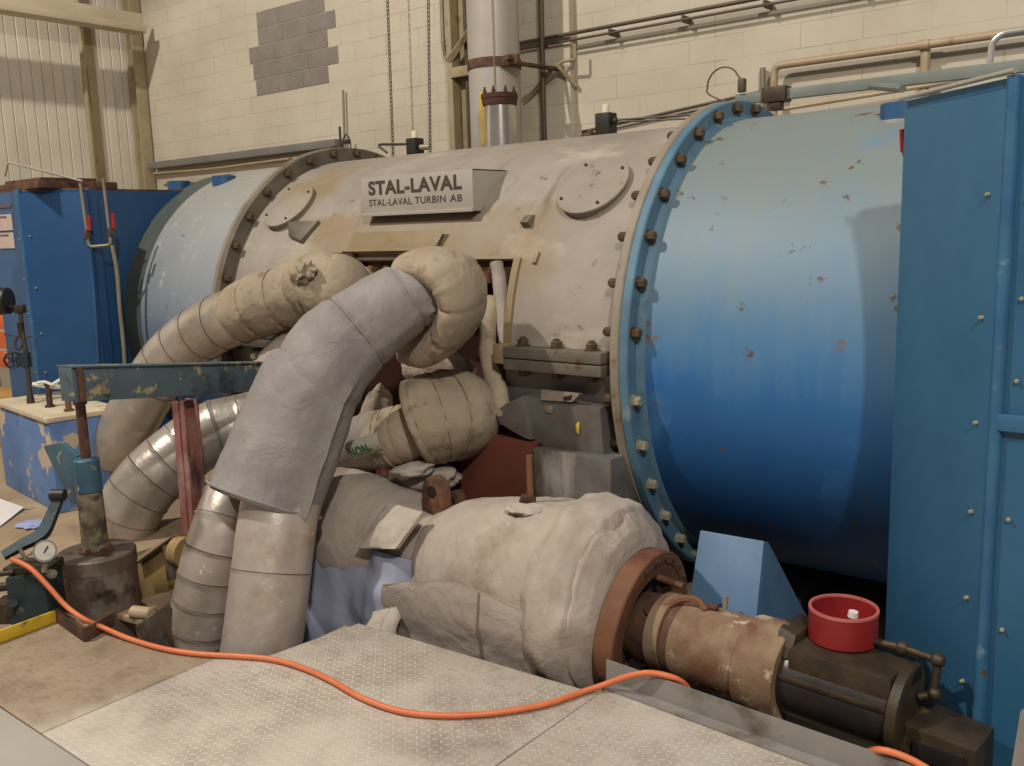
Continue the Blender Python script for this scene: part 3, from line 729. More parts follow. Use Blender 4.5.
# ------------------------------------------------------------------ things on top of the turbine and on the back wall
def sensor(px, py, label, s=1.0, capw=.022):
    Yq = 4.75; p = at(px, py, Y=Yq)
    t = thing('junction_box', label, 'junction box', (p.x, p.y, AX.z+RS))
    bm = B(); box(bm, (p.x-.045*s, Yq-.045, AX.z+RS-.02), (p.x+.045*s, Yq+.045, p.z+.045), .008); obj('body', bm, 'black', t)
    bm = B(); lathe(bm, [(0, capw), (.045, capw), (.05, capw*.7)], (p.x, Yq, p.z+.045), (0, 0, 1), 16); obj('lamp_cap', bm, 'stud_white', t)
    return t, p
t, p = sensor(415, 145, 'small black junction box with white cap on the casing above the nameplate')
bm = B(); pipe(bm, [p+V((-.04, 0, .01)), p+V((-.2, 0, .02)), p+V((-.33, 0, .03)), p+V((-.36, 0, .02)), p+V((-.28, 0, -.03))], .009, 8); obj('cable_tail', bm, 'cable', t)
bm = B(); rod(bm, p+V((.05, 0, -.02)), p+V((.12, .02, -.02)), .02, 12); obj('cable_gland', bm, 'conduit', t)
t, p = sensor(606, 121, 'small black junction box with white cap on the casing right of the stack', 1.1)
bm = B(); rod(bm, p+V((.045, 0, -.005)), p+V((.075, 0, -.003)), .018, 10); rod(bm, p+V((.07, 0, 0)), V((-2.22, 4.80, 2.19)), .006, 8); rod(bm, p+V((.07, 0, -.012)), V((-2.22, 4.80, 2.165)), .005, 8); obj('cable_tail', bm, 'cable', t)
bm = B(); rod(bm, p+V((-.22, .1, -.09)), p+V((-.16, .1, -.05)), .028, 12); obj('cable_gland', bm, 'rust', t)

# stack
t = thing('exhaust_stack', 'tall pale round stack rising behind the turbine with rusty clamp band', 'stack', (-4.78, 5.85, 1.6))
a = at(471, 60, Y=5.85); b = at(518, 60, Y=5.85); rs = (b.x-a.x)/2*.86; cx = (a.x+b.x)/2
SC = V((cx, 5.85, 0))
bm = B(); lathe(bm, [(1.5, rs), (5.6, rs)], SC, (0, 0, 1), 48); obj('pipe_shell', bm, 'stack', t)
bm = B(); sd_ = V((.63, -.776, 0))*rs; rod(bm, SC+sd_+V((0, 0, 1.5)), SC+sd_+V((0, 0, 5.6)), .009, 8); obj('lap_seam', bm, 'timber', t)
zc = at(495, 58, Y=5.6).z
bm = B(); lathe(bm, [(zc-.035, rs), (zc-.035, rs+.008), (zc+.035, rs+.008), (zc+.035, rs)], SC, (0, 0, 1), 48, caps=False); bnd = obj('clamp_band', bm, 'rust', t)
bm = B(); box(bm, (SC.x+rs-.02, SC.y-.15, zc-.045), (SC.x+rs+.14, SC.y-.11, zc+.03), .006); hexbolt(bm, (SC.x+rs+.08, SC.y-.15, zc), (0, -1, 0), .025, .05); rod(bm, (SC.x+rs+.05, SC.y-.13, zc-.02), (SC.x+rs+.12, 6.33, zc-.02), .018); obj('clamp_arm', bm, 'rust', t)
# vent sleeve on top of the casing
YV = 5.30; a = at(485, 140, Y=YV); b = at(517, 140, Y=YV); rv = (b.x-a.x)/2*.86; cx = (a.x+b.x)/2; zf = at(501, 97, Y=YV).z
t = thing('vent_pipe', 'short polished metal vent with dark bolted flange in front of the stack', 'pipe', (cx, YV, 1.75))
bm = B(); lathe(bm, [(1.75, rv*1.08), (zf-.06, rv*.88)], (cx, YV, 0), (0, 0, 1), 40); obj('sleeve', bm, 'polished', t)
bm = B(); lathe(bm, [(zf-.06, rv*.95), (zf-.04, rv*1.0), (zf-.015, rv*1.0), (zf-.01, rv*1.04), (zf+.02, rv*1.04), (zf+.025, rv*.8)], (cx, YV, 0), (0, 0, 1), 40); vf = obj('flange', bm, 'dark_rust', t)
base = None
for k in range(8):
    a_ = 2*PI*k/8+.3; q = V((cx+rv*.88*math.cos(a_), YV+rv*.88*math.sin(a_), zf+.02))
    if base is None: bm = B(); hexbolt(bm, q, (0, 0, 1), .014, .025, False, .02); base = obj('flange_bolt', bm, 'dark_rust', vf); q0 = q
    else: part_copy(base, q-q0)
bm = B(); p = at(483, 92, Y=5.45); q = at(485, 150, Y=5.45); box(bm, (p.x-.02, 5.43, q.z-.3), (p.x+.02, 5.47, p.z), .004)
tag(obj('yellow_post', bm, 'yellow', loc=(p.x, 5.45, q.z)), 'thin yellow upright strip between the stack and the polished vent', 'post')

# chains
def chain(px0, px1, label):
    a = at(px0, -30, Y=6.15); b = at(px1, 160, Y=6.15); n = int((a-b).length/.034)
    bm = B(); d = (b-a)/n
    for k in range(n):
        c = a+d*(k+.5); u = d.normalized(); s = V((1, 0, 0)) if k % 2 else V((0, 1, 0)); L = .023; w_ = .011
        pts = [c+u*L*math.cos(t)*.9+s*w_*math.sin(t) for t in [2*PI*j/12 for j in range(13)]]
        sweep(bm, pts, .0042, 5, caps=False)
    return tag(obj('hanging_chain', bm, 'cable', loc=b), label, 'chain')
chain(386.5, 393.5, 'dark chain hanging down the back wall, left one of the pair')
chain(428, 430.5, 'dark chain hanging down the back wall, nearer the column')
# steel column with diagonal lacing at the back wall
t = thing('wall_column', 'cream painted built-up column against the back wall left of the stack', 'column', (-5.6, 6.3, -.3))
a = at(451, 0, Y=6.3).x; b = at(470, 0, Y=6.3).x
bm = B(); box(bm, (a-.01, 6.22, -.3), (a+.05, 6.39, 5.6), .004); box(bm, (a+.05, 6.32, -.3), (b+.1, 6.39, 5.6), .004); obj('post', bm, 'timber', t)
for y0, y1 in ((60, 32), ):
    bm = B(); p = at(449, 60, Y=6.22); q = at(476, 22, Y=6.22); rod(bm, p, q, .035, 4); obj('lacing_bar', bm, 'timber', t)
bm = B(); p = at(453, 74, Y=6.22); q = at(472, 70, Y=6.22); box(bm, (p.x-.02, 6.2, q.z-.04), (q.x+.05, 6.26, p.z+.05), .004); obj('batten_plate', bm, 'timber', t)
bm = B(); p = at(464, 20, Y=6.25); rod(bm, (p.x, 6.27, 1.8), (p.x, 6.27, 5.6), .022, 10); obj('pipe_run', bm, 'conduit_dark', t)
bm = B(); P_ = [at(441, -20, Y=6.33), at(443, 40, Y=6.33), at(446, 62, Y=6.33), at(475, 62, Y=6.33)]; poly_pipe(bm, P_, .018, .1); p = P_[2]; rod(bm, p+V((.03, .04, -.05)), p+V((.03, .04, -1.6)), .018)
tag(obj('conduit_elbow', bm, 'conduit', loc=P_[2]), 'grey electrical conduit bending round below the ceiling beside the column', 'conduit')
# wall pillar behind the stack and pipe/duct runs
bm = B(); box(bm, (-4.98, 6.32, -.3), (-4.38, 6.41, 5.6), .004); struct('trim_3', bm, 'wall')
bm = B(); p = at(541, 0, Y=6.2); rod(bm, (p.x, 6.2, 1.7), (p.x, 6.2, 5.6), .022, 10)
tag(obj('vertical_conduit', bm, 'conduit_dark', loc=(p.x, 6.2, 1.7)), 'dark vertical conduit on the back wall right of the stack', 'conduit')
t = thing('conduit_pair', 'pair of dark conduits running along the upper back wall to the right', 'conduit', (-3, 6.3, 3.1))
for dz, r_ in ((0, .015), (-.05, .010)):
    bm = B(); rod(bm, (-4.98, 6.28, 3.108+dz), (1.5, 6.28, 3.10+dz), r_, 10); obj('conduit', bm, 'conduit_dark', t)
base = None
for k in range(7):
    X = -4.6+.62*k
    if base is None: bm = B(); box(bm, (X-.008, 6.27, 3.04), (X+.008, 6.4, 3.09), .003); base = obj('saddle_clip', bm, 'conduit_dark', t); x0_ = X
    else: part_copy(base, (X-x0_, 0, 0))
bm = B(); p = at(557, 62, Y=6.25); q = at(575, 60, Y=6.25); poly_pipe(bm, [at(556, 36, Y=6.2)*0+p+V((-.02, 0, -.05)), p+V((.05, 0, 0)), q, q+V((0, 0, .12))], .012, .02)
rod(bm, at(554, 66, Y=6.22), at(519, 112, Y=6.36), .02, 8); rod(bm, at(556, 64, Y=6.22), at(576, 86, Y=6.36), .018, 8)
tag(obj('stay_bracket', bm, 'timber', loc=p), 'diagonal cream stay bracket on the wall right of the stack', 'bracket')
t = thing('cable_tray', 'long grey cable tray along the back wall at left above the turbine', 'tray', (-9, 6.3, 2.45))
bm = B(); box(bm, (-10.55, 6.25, 2.46), (-7.15, 6.39, 2.535), .005); obj('tray_channel', bm, 'tray_grey', t)
bm = B(); pipe(bm, [(-10.4, 6.24, 2.40), (-9.3, 6.24, 2.38), (-8.2, 6.24, 2.39), (-7.1, 6.24, 2.40)], .014, 8, .1); obj('cable', bm, 'timber', t)
bm = B(); p = at(341, 150, Y=6.2); rod(bm, p+V((0, 0, -.05)), p+V((0, 0, .22)), .012); box(bm, p+V((.02, -.02, .05)), p+V((.12, .02, .09)), .005); pipe(bm, [p+V((.04, 0, .1)), p+V((.14, -.05, .13)), p+V((.25, -.1, .06)), p+V((.3, -.15, -.06))], .007, 8); pipe(bm, [p+V((-.0, 0, .05)), p+V((-.1, -.05, .03)), p+V((-.15, -.1, -.03))], .006, 8)
tag(obj('cable_end', bm, 'cable', loc=p), 'loose dark cable end on a thin stub above the left ring flange', 'cable')
bm = B(); rod(bm, at(343, 90, Y=6.36), at(345, 150, Y=6.36), .012)
tag(obj('wall_rod', bm, 'conduit', loc=at(345, 150, Y=6.36)), 'thin vertical conduit on the wall below the grey bare blocks', 'conduit')
bm = B(); rod(bm, (-4.3, 6.36, 2.36), (-2.8, 6.36, 2.5), .012, 8)
tag(obj('low_conduit', bm, 'conduit_dark', loc=(-3.5, 6.36, 2.4)), 'thin dark conduit on the wall just above the casing behind right junction box', 'conduit')
# right wall pipe
t = thing('wall_pipe', 'cream painted pipe with rust running along the right part of back wall', 'pipe', (-2.7, 6.3, 1.9))
bm = B(); poly_pipe(bm, [(-2.67, 6.30, 1.7), (-2.67, 6.30, 2.65), (-.5, 6.30, 2.655), (1.5, 6.30, 2.655)], .026, .05, 14); obj('tubing', bm, 'pipe_cream', t)
bm = B(); rod(bm, (-1.70, 6.33, 2.35), (-1.70, 6.33, 2.65), .03, 12); obj('branch', bm, 'pipe_cream', t)
bm = B(); lathe(bm, [(0, .033), (.06, .033)], (-1.73, 6.30, 2.652), (1, 0, 0), 16); obj('collar', bm, 'pipe_cream', t)
bm = B(); rod(bm, (-2.78, 6.36, 2.3), (-2.78, 6.36, 2.66), .02, 10); obj('drop_leg', bm, 'conduit', t)
bm = B(); rod(bm, (-2.6, 6.30, 2.36), (-1.2, 6.30, 2.43), .014, 8); obj('thin_line', bm, 'pipe_cream', t)
# grey beam on the turbine top, right
YB = 5.1; a = at(735, 100, Y=YB); b = at(908, 78, Y=YB)
t = thing('overhead_rail', 'grey green steel rail from the ring flange to the right enclosure', 'rail', (a.x, YB, a.z))
bm = B(); hull(bm, [a+V((0, 0, -.025)), b+V((.55, 0, -.035)), b+V((.55, .05, -.035)), a+V((0, .05, -.025)), a+V((0, 0, .03)), b+V((.55, 0, .025)), b+V((.55, .05, .025)), a+V((0, .05, .03))], .003); obj('channel', bm, 'beam_grey', t)
bm = B(); c = at(775, 94, Y=YB); box(bm, c-V((.07, .03, .045)), c+V((.07, .07, .04)), .008); box(bm, c-V((.03, .02, .09)), c+V((.04, .04, -.03)), .012); obj('clamp', bm, 'dark_iron', t)
bm = B(); c = at(893, 84, Y=YB); rod(bm, c+V((-.1, -.02, .0)), c+V((.12, -.25, -.06)), .02, 8); obj('stay', bm, 'beam_grey', t)
bm = B(); c = at(742, 85, Y=YB); box(bm, c-V((.02, .02, .04)), c+V((.02, .02, .035)), .006)
path = [c+V((-.0, 0, .03))]+[c+V((-.11+.10*math.cos(t_), -.01, -.0+.10*math.sin(t_)+.01)) for t_ in [.4+.35*k for k in range(10)]]+[c+V((-.06, -.02, -.10))]
pipe(bm, path, .005, 6); obj('cable_loop', bm, 'conduit_dark', t)

# ------------------------------------------------------------------ pipes
def path_of(pts): return [at(x, y, Y=Y) for x, y, Y in pts]
def jacket(parent, pts, r, seams, mats, name='metal_jacket', amp=.006, lip=.004, seg=40, r_keys=None):
    """sheet-metal jacketed pipe with overlapped ring seams at the given spline parameters"""
    path, par = spline(pts, .02)
    s = arclen(path)
    # seam positions in arclength
    ss = []
    for q in seams:
        for i in range(len(par)-1):
            if par[i] <= q < par[i+1]: ss.append(s[i]+(s[i+1]-s[i])*(q-par[i])/(par[i+1]-par[i])); break
    base = [(s[i], path[i], par[i]) for i in range(len(path)) if all(abs(s[i]-x) > .012 for x in ss)]
    def pos(x):
        for i in range(len(s)-1):
            if s[i] <= x <= s[i+1]:
                t = (x-s[i])/(s[i+1]-s[i]); return path[i].lerp(path[i+1], t), par[i]+(par[i+1]-par[i])*t
        return path[-1], par[-1]
    smp = [(a, p, q, 0, 0) for a, p, q in base]
    for x in ss:
        for dx, dr, mm in ((-.010, 0, 0), (-.0015, lip, 0), (-.0005, lip, 1), (.0028, -lip*.6, 1), (.004, 0, 0)):
            p, q = pos(x+dx); smp.append((x+dx, p, q, dr, mm))
    smp.sort(key=lambda e: e[0])
    P_ = [e[1] for e in smp]; rk = r_keys or [(0, r)]
    rad = [interp(rk, e[2])+e[3] for e in smp]
    bm = B()
    sweep(bm, P_, rad, seg, True, lambda i, a, p: 1+amp*nz(p, 6), matf=lambda i: 1 if smp[i][4] and smp[i+1][4] else 0)
    return obj(name, bm, mats, parent)
def cushion(parent, pts, keys, mat, name='insulation_wrap', amp=.05, ns=5, seg=48, rings=(), ringdepth=.03, seed=0, caps=True, squash=1, hollow=0, ridge=None, threads=True, fine=.012):
    """padded wrap: soft tube with puckers at ring parameters, an open padded mouth (hollow = wall thickness) and a sewn ridge facing a direction"""
    path, par = spline(pts, .012)
    rad = []
    for q in par:
        r = interp(keys, q)
        for c in rings: r -= ringdepth*math.exp(-((q-c)/.06)**2)
        rad.append(r)
    a0 = None
    if ridge is not None:
        # same parallel-transported frame as sweep()
        T = [(path[min(i+1, len(path)-1)]-path[max(i-1, 0)]).normalized() for i in range(len(path))]
        nrm = V((0, 0, 1)); nrm = (nrm-T[0]*nrm.dot(T[0])).normalized(); fr_ = []
        for t_ in T:
            nrm = (nrm-t_*nrm.dot(t_)).normalized(); fr_.append((nrm.copy(), t_.cross(nrm)))
        a0 = [math.atan2(ridge.dot(b), ridge.dot(n)) for n, b in fr_]
    off = 0
    if hollow:
        n0 = min(8, len(path)-1)
        path = [path[n0], path[0]]+[path[0]+(path[0]-path[1]).normalized()*hollow*.35]+path
        rad = [rad[n0]-hollow*1.6, rad[0]-hollow*1.5, rad[0]-hollow*.7]+rad; off = 3
    def fx(i, a, p):
        k = 1+amp*nz(p+V((seed, 0, 0)), ns)+amp*.45*nz(p+V((0, seed, 0)), ns*3)+fine*nz(p, 45)
        for c in rings:
            if i >= off: k += .02*math.exp(-((par[i-off]-c)/.16)**2)*math.sin(a*17+c*9)
        if a0 is not None:
            d = (a-a0[max(0, i-off)]+PI) % (2*PI)-PI; k += .10*math.exp(-(d/.05)**2)
        return k
    bm = B(); sweep(bm, path, rad, seg, caps, fx, squash=squash)
    o = obj(name, bm, mat, parent, ang=60)
    if threads and rings:
        bm = B()
        for c in rings:
            i = min(range(len(par)), key=lambda q: abs(par[q]-c)); ring_tube(bm, path[off:], i, rad[off+i]*1.005, .0035 if threads is True else .007, 40)
        obj('stitching', bm, 'stitch' if threads is True else threads, o)
    return o

# A: silver pipe at the back left, with padded elbow
PA = path_of([(52, 560, 2.75), (92, 480, 2.82), (125, 430, 2.9), (150, 388, 2.98), (177, 352, 3.06), (212, 327, 3.14), (250, 311, 3.22)])
t = thing('insulated_pipe', 'silver jacketed pipe arching behind the slate blue beam at left', 'pipe', (PA[0].x, PA[0].y, -.6))
jacket(t, [PA[0]+V((-.1, -.1, -.9))]+PA, .166, [2.5, 4.15, 4.7, 5.2, 5.7, 6.25, 6.75], ['silver', 'seam_dark'])
PB = path_of([(238, 316, 3.2), (258, 306, 3.24), (285, 297, 3.3), (310, 288, 3.36), (330, 282, 3.42)])
cushion(t, PB, [(0, .17), (.2, .178), (3.4, .18), (4, .15)], 'lag_tan', rings=(.9, 1.9, 2.8), ringdepth=.01, amp=.05, hollow=.02)
PB = path_of([(300, 290, 3.33), (318, 287, 3.36), (338, 289, 3.42), (351, 298, 3.55), (354, 310, 3.8)])
cushion(t, PB, [(0, .13), (.3, .185), (1.5, .198), (3, .195), (4, .18)], 'lag_tan', 'elbow_wrap', rings=(.8, 1.6, 2.4), ringdepth=.018, amp=.10, seed=3, threads=False)
# knotted tie cloth on the wrap
bm = B(); c = at(303, 273, Y=3.20); r_ = bmesh.ops.create_icosphere(bm, subdivisions=4, radius=1)
for v in r_['verts']: v.co = V((v.co.x*.075, v.co.y*.05, v.co.z*.06))*(1+.45*nz(v.co, 2.2)+.25*abs(nz(v.co+V((3, 0, 0)), 5)))
bmesh.ops.translate(bm, vec=c, verts=bm.verts); obj('tie_knot', bm, 'lag_tan', t)

# B: lower silver pipe at left
PB = path_of([(116, 575, 2.45), (124, 522, 2.5), (145, 486, 2.6), (175, 458, 2.75), (210, 434, 2.93), (247, 424, 3.1), (320, 405, 3.45)])
t = thing('insulated_pipe', 'silver jacketed pipe curving down behind the drum and red post', 'pipe', (PB[0].x, PB[0].y, -.6))
jacket(t, [PB[0]+V((-.03, -.05, -.9))]+PB, .178, [1.5, 2.15, 2.75, 3.3, 3.8, 4.3, 5.2, 5.9], ['silver', 'seam_dark'])
path, par = spline(PB, .02); i = min(range(len(par)), key=lambda k: abs(par[k]-4.15))
bm = B(); sweep(bm, path[i:i+2], .184, 40); obj('strap_band', bm, 'tray_grey', t)
# padding around B's upper end
cushion(t, path_of([(258, 408, 3.2), (280, 375, 3.3), (300, 352, 3.42), (310, 345, 3.6)]), [(0, .1), (.8, .17), (3, .17)], 'lag_dark', 'insulation_wrap', amp=.1, seed=5)

# C: the big grey padded pipe in front
C_ = path_of([(255, 690, 2.24), (262, 645, 2.25), (271, 575, 2.34), (279, 512, 2.43), (290, 445, 2.55)])
t = thing('insulated_pipe', 'large pipe wrapped in grey quilted pads with bare silver lower end', 'pipe', (C_[0].x, C_[0].y, -.6))
jacket(t, [C_[0]+V((-.05, -.03, -.7))]+C_, .172, [3.06], ['silver_warm', 'seam_dark'], amp=.012)
P1 = path_of([(432, 285, 3.16), (408, 297, 3.06), (375, 318, 2.94), (340, 347, 2.8), (318, 378, 2.7), (304, 408, 2.63)])
cushion(t, P1, [(0, .12), (.12, .142), (1, .165), (2, .185), (3, .212), (4, .215), (5, .19)], 'pad_grey', 'quilted_pad', amp=.06, ns=3.5, rings=(1.0, 2.5), ringdepth=.014, ridge=(RT*.6-UP*.5-FW*.6), threads='pad_grey', fine=.006)
P2 = path_of([(316, 372, 2.72), (303, 400, 2.64), (288, 440, 2.56), (272, 480, 2.47), (263, 504, 2.42)])
cushion(t, P2, [(0, .205), (.1, .225), (1.2, .235), (2.5, .245), (3.9, .258), (4, .248)], 'pad_grey', 'quilted_pad', amp=.055, ns=3.2, seed=9, hollow=.02, ridge=(RT*.7-UP*.4-FW*.6), fine=.006)
path, par = spline(P2, .02)
bm = B(); ring_tube(bm, path, len(path)-2, .262, .007, 40); obj('hem', bm, 'pad_grey', t)
# padded elbow of C
bm = B(); sweep(bm, spline(path_of([(412, 296, 3.12), (428, 300, 3.2), (440, 312, 3.45), (440, 316, 3.8)]), .02)[0], .125, 32); obj('bare_pipe', bm, 'rust', t)
P3 = path_of([(420, 270, 3.17), (434, 267, 3.16), (452, 274, 3.17), (463, 296, 3.2), (457, 321, 3.22), (437, 338, 3.26), (414, 340, 3.3)])
cushion(t, P3, [(0, .16), (.25, .185), (2, .195), (5, .185), (5.8, .16), (6, .12)], 'lag_tan', 'elbow_wrap', rings=(1.2, 2.2, 3.2, 4.2), ringdepth=.01, amp=.07, seed=2, squash=.52, threads=False)

# D: segmented pipe that passes behind C, with padded elbow and stencilled band
D_ = path_of([(183, 700, 2.24), (193, 650, 2.27), (205, 600, 2.31), (215, 557, 2.36), (228, 518, 2.44), (244, 486, 2.58), (275, 468, 2.82), (322, 457, 3.0), (362, 446, 3.14)])
t = thing('insulated_pipe', 'segmented silver pipe beside the grey padded pipe, its upper wrap stencilled green', 'pipe', (D_[0].x, D_[0].y, -.6))
jacket(t, [D_[0]+V((-.03, -.03, -.6))]+D_[:7], .15, [1.4, 1.95, 2.5, 3.0, 3.55, 4.2, 4.9, 5.5], ['silver_warm', 'seam_dark'], lip=.006, r_keys=[(0, .145), (5, .15), (7, .15)])
PJ = path_of([(300, 468, 2.95), (340, 452, 3.08), (368, 442, 3.16), (384, 438, 3.18)])
cushion(t, PJ, [(0, .145), (2.8, .15), (3, .145)], 'lag_dark', 'banded_wrap', amp=.015)
# stencilled patch on the band
c = at(369, 450, Y=2.985); ux = (at(384, 446, Y=3.02)-at(355, 455, Y=2.97)).normalized(); uy = V((0, -.35, .94)); uy = (uy-ux*uy.dot(ux)).normalized(); n_ = ux.cross(uy)
c = at(352, 463, Y=2.96)
bm = B(); PW, PH = .19, .10
cols = 6
def pt(u_, v_, o_): return c+ux*(u_*PW)+uy*(v_*PH)+n_*(o_-.03*(2*v_-1)**2)
gr = [[bm.verts.new(pt(i/cols, j/6, .0)) for i in range(cols+1)] for j in range(7)]
bk = [[bm.verts.new(pt(i/cols, j/6, -.006)) for i in range(cols+1)] for j in range(7)]
for j in range(6):
    for i in range(cols):
        bm.faces.new([gr[j][i], gr[j][i+1], gr[j+1][i+1], gr[j+1][i]]); bm.faces.new([bk[j][i], bk[j+1][i], bk[j+1][i+1], bk[j][i+1]])
for i in range(cols):
    bm.faces.new([gr[0][i], bk[0][i], bk[0][i+1], gr[0][i+1]]); bm.faces.new([gr[6][i], gr[6][i+1], bk[6][i+1], bk[6][i]])
for j in range(6):
    bm.faces.new([gr[j][0], gr[j+1][0], bk[j+1][0], bk[j][0]]); bm.faces.new([gr[j][cols], bk[j][cols], bk[j+1][cols], gr[j+1][cols]])
lp = obj('stencil_patch', bm, 'stencil_label', t)
bm = text_bm('NON-', .05, .001, .0008, 1.1); fit_text(bm, c+ux*.02+uy*.028+n_*.002, ux, uy, .125, .05); obj('stencil_lettering', bm, 'stencil_green', lp, flat=True)
PK = path_of([(380, 441, 3.17), (392, 438, 3.19), (410, 433, 3.23), (430, 429, 3.30), (446, 426, 3.40)])
cushion(t, PK, [(0, .14), (.2, .152), (2, .155), (4, .15)], 'lag_tan', 'insulation_wrap', rings=(.75, 1.6, 2.6), ringdepth=.008, amp=.03, seed=4)
bm = B(); p, q = spline(PK, .018); ring_tube(bm, p, 4, .146, .013, 32); obj('rolled_edge', bm, 'lag_tan', t)
PL = path_of([(416, 424, 3.22), (432, 418, 3.27), (450, 414, 3.36), (459, 417, 3.48), (459, 424, 3.75)])
cushion(t, PL, [(0, .205), (.15, .222), (1, .232), (2.5, .23), (4, .2)], 'lag_tan', 'elbow_wrap', rings=(.6, 1.2, 1.8), ringdepth=.012, amp=.05, seed=6, hollow=.03)

# loose insulation inside the opening
def blob(name, px, py, Y, sx, sy, sz, mat, label, amp=.25, ns=7, seed=0, tilt=0):
    c = at(px, py, Y=Y); bm = B(); r = bmesh.ops.create_icosphere(bm, subdivisions=4, radius=1)
    for v in r['verts']:
        k = 1+amp*nz(v.co+V((seed, seed, 0)), ns/4)+amp*.3*nz(v.co+V((seed, 0, 3)), ns)
        v.co = V((v.co.x*sx, v.co.y*sy, v.co.z*sz))*k
    bmesh.ops.rotate(bm, cent=(0, 0, 0), matrix=Matrix.Rotation(tilt, 3, 'Y'), verts=bm.verts)
    bmesh.ops.translate(bm, vec=c, verts=bm.verts)
    return tag(obj(name, bm, mat, loc=c, ang=70), label, 'insulation')
blob('wool_packing', 438, 368, 3.55, .22, .12, .11, 'fluff', 'ragged pinkish wool packing between the two padded elbows', seed=1)
blob('wool_packing', 375, 425, 3.3, .08, .10, .22, 'fluff', 'ragged wool strip hanging under the grey padded pipe', seed=4, tilt=.3)
blob('wool_packing', 425, 478, 3.25, .2, .14, .07, 'lag_dark', 'crumpled lagging scrap under the stencilled pipe by red box', seed=8, tilt=-.1)
blob('wool_packing', 412, 470, 3.12, .12, .1, .04, 'lag_white', 'pale torn cloth edge hanging below the tan padded pipe', seed=11, tilt=-.2)
# hanging blanket strip at right side of the opening
bm = B(); pth = path_of([(492, 296, 3.62), (488, 330, 3.58), (490, 365, 3.55), (499, 395, 3.5), (503, 415, 3.48)])
sweep(bm, spline(pth, .02)[0], [.05]*len(spline(pth, .02)[0]), 16, True, quilt(.2, 9), squash=.8)
tag(obj('blanket_strip', bm, 'lag_tan', loc=pth[-1], ang=60), 'narrow beige blanket strip hanging down right edge of the casing opening', 'insulation')
bm = B(); pth = path_of([(497, 262, 3.66), (500, 290, 3.64), (503, 320, 3.62), (506, 345, 3.6)])
sweep(bm, spline(pth, .02)[0], .035, 12, True, quilt(.25, 9, seed=3))
tag(obj('blanket_strip', bm, 'lag_dark', loc=pth[-1], ang=60), 'short grey blanket roll tucked in upper right corner of casing opening', 'insulation')

# ------------------------------------------------------------------ lagged steam valve with actuator
VY, VZ = 3.0, .09
t = thing('steam_valve', 'big lagged valve body with rusty flange and long rusty actuator to the right', 'valve', (-2.2, VY, -.32))
def vbody(name, X0, X1, keys, mat, amp, ns, seed, tops=(0, 2*PI), rings=(), rd=.02, dy=0, dz=0):
    path = [V((X0+(X1-X0)*i/60, VY+dy, VZ+dz)) for i in range(61)]
    rad = []
    for p in path:
        r = interp(keys, p.x)
        for c in rings: r -= rd*math.exp(-((p.x-c)/.018)**2)
        rad.append(r)
    bm = B(); sweep(bm, path, rad, 64, True, lambda i, a, p: 1+amp*nz(p+V((seed, 0, 0)), ns)+.5*amp*nz(p+V((0, seed, 0)), ns*2.6)+.25*amp*nz(p, ns*6))
    return obj(name, bm, mat, t, ang=60)
vbody('lagging_blanket', -2.86, -2.02, [(-2.86, .20), (-2.82, .255), (-2.7, .315), (-2.45, .375), (-2.2, .40), (-2.02, .40)], 'lag', .05, 3, 1, rings=(-2.28,), rd=.008)
def puff(name, X0, X1, keys, mat, amp, seed, lumps, pinch=.02):
    """short padded cuff, gathered along its two edges and lumpy round the circumference"""
    n = 44; path = [V((X0+(X1-X0)*i/n, VY, VZ)) for i in range(n+1)]
    rad = [interp(keys, p.x) for p in path]
    def fx(i, a, p):
        u = i/n
        k = 1+amp*nz(V((u*2.2+seed, math.cos(a)*lumps, math.sin(a)*lumps)))+.5*amp*nz(p+V((0, seed, 0)), 9)
        e = math.exp(-(u/.18)**2)+math.exp(-((1-u)/.18)**2)
        k += pinch*e*math.sin(a*23+3*nz(V((a, seed, u))))
        return k+.006*nz(p, 40)
    bm = B(); sweep(bm, path, rad, 96, True, fx); return obj(name, bm, mat, t, ang=60)
puff('lagging_blanket', -2.10, -1.86, [(-2.10, .375), (-2.085, .415), (-2.03, .438), (-1.95, .432), (-1.89, .405), (-1.86, .36)], 'lag', .065, 5, 3.2, .014)
puff('end_cuff', -1.94, -1.80, [(-1.94, .36), (-1.92, .388), (-1.87, .385), (-1.82, .33), (-1.80, .29)], 'lag', .05, 8, 2.6, .012)
# overlapped lower blanket with its stitched upper edge
bm = B()
xs = [-2.84+.91*i/40 for i in range(41)]; an = [math.radians(-75+ (75+12)*j/24) for j in range(25)]
def lowp(x, a, o):
    r = interp([(-2.93, .375), (-2.7, .40), (-2.45, .415), (-2.2, .422), (-1.9, .42)], x)+o
    aa = a*interp([(-2.87, -.1), (-2.7, .7), (-2.45, 1.35), (-2.2, 1.2), (-1.9, .7)], x) if a > 0 else a
    r *= 1+.03*nz(V((x, a, 1)), 3)+.012*nz(V((x, a, 1)), 9)
    c_ = math.cos(aa) if aa > -.35 else math.cos(.35)-.10*(-.35-aa)
    return V((x-.13*max(0, (-2.2-x)/.7)*max(0, math.sin(.15-aa)), VY-r*c_, VZ+r*math.sin(aa)))
go = [[bm.verts.new(lowp(x, a, 0)) for a in an] for x in xs]; gi = [[bm.verts.new(lowp(x, a, -.03)) for a in an] for x in xs]
for i in range(40):
    for j in range(24):
        bm.faces.new([go[i][j], go[i+1][j], go[i+1][j+1], go[i][j+1]]); bm.faces.new([gi[i][j], gi[i][j+1], gi[i+1][j+1], gi[i+1][j]])
    bm.faces.new([go[i][24], go[i+1][24], gi[i+1][24], gi[i][24]]); bm.faces.new([go[i][0], gi[i][0], gi[i+1][0], go[i+1][0]])
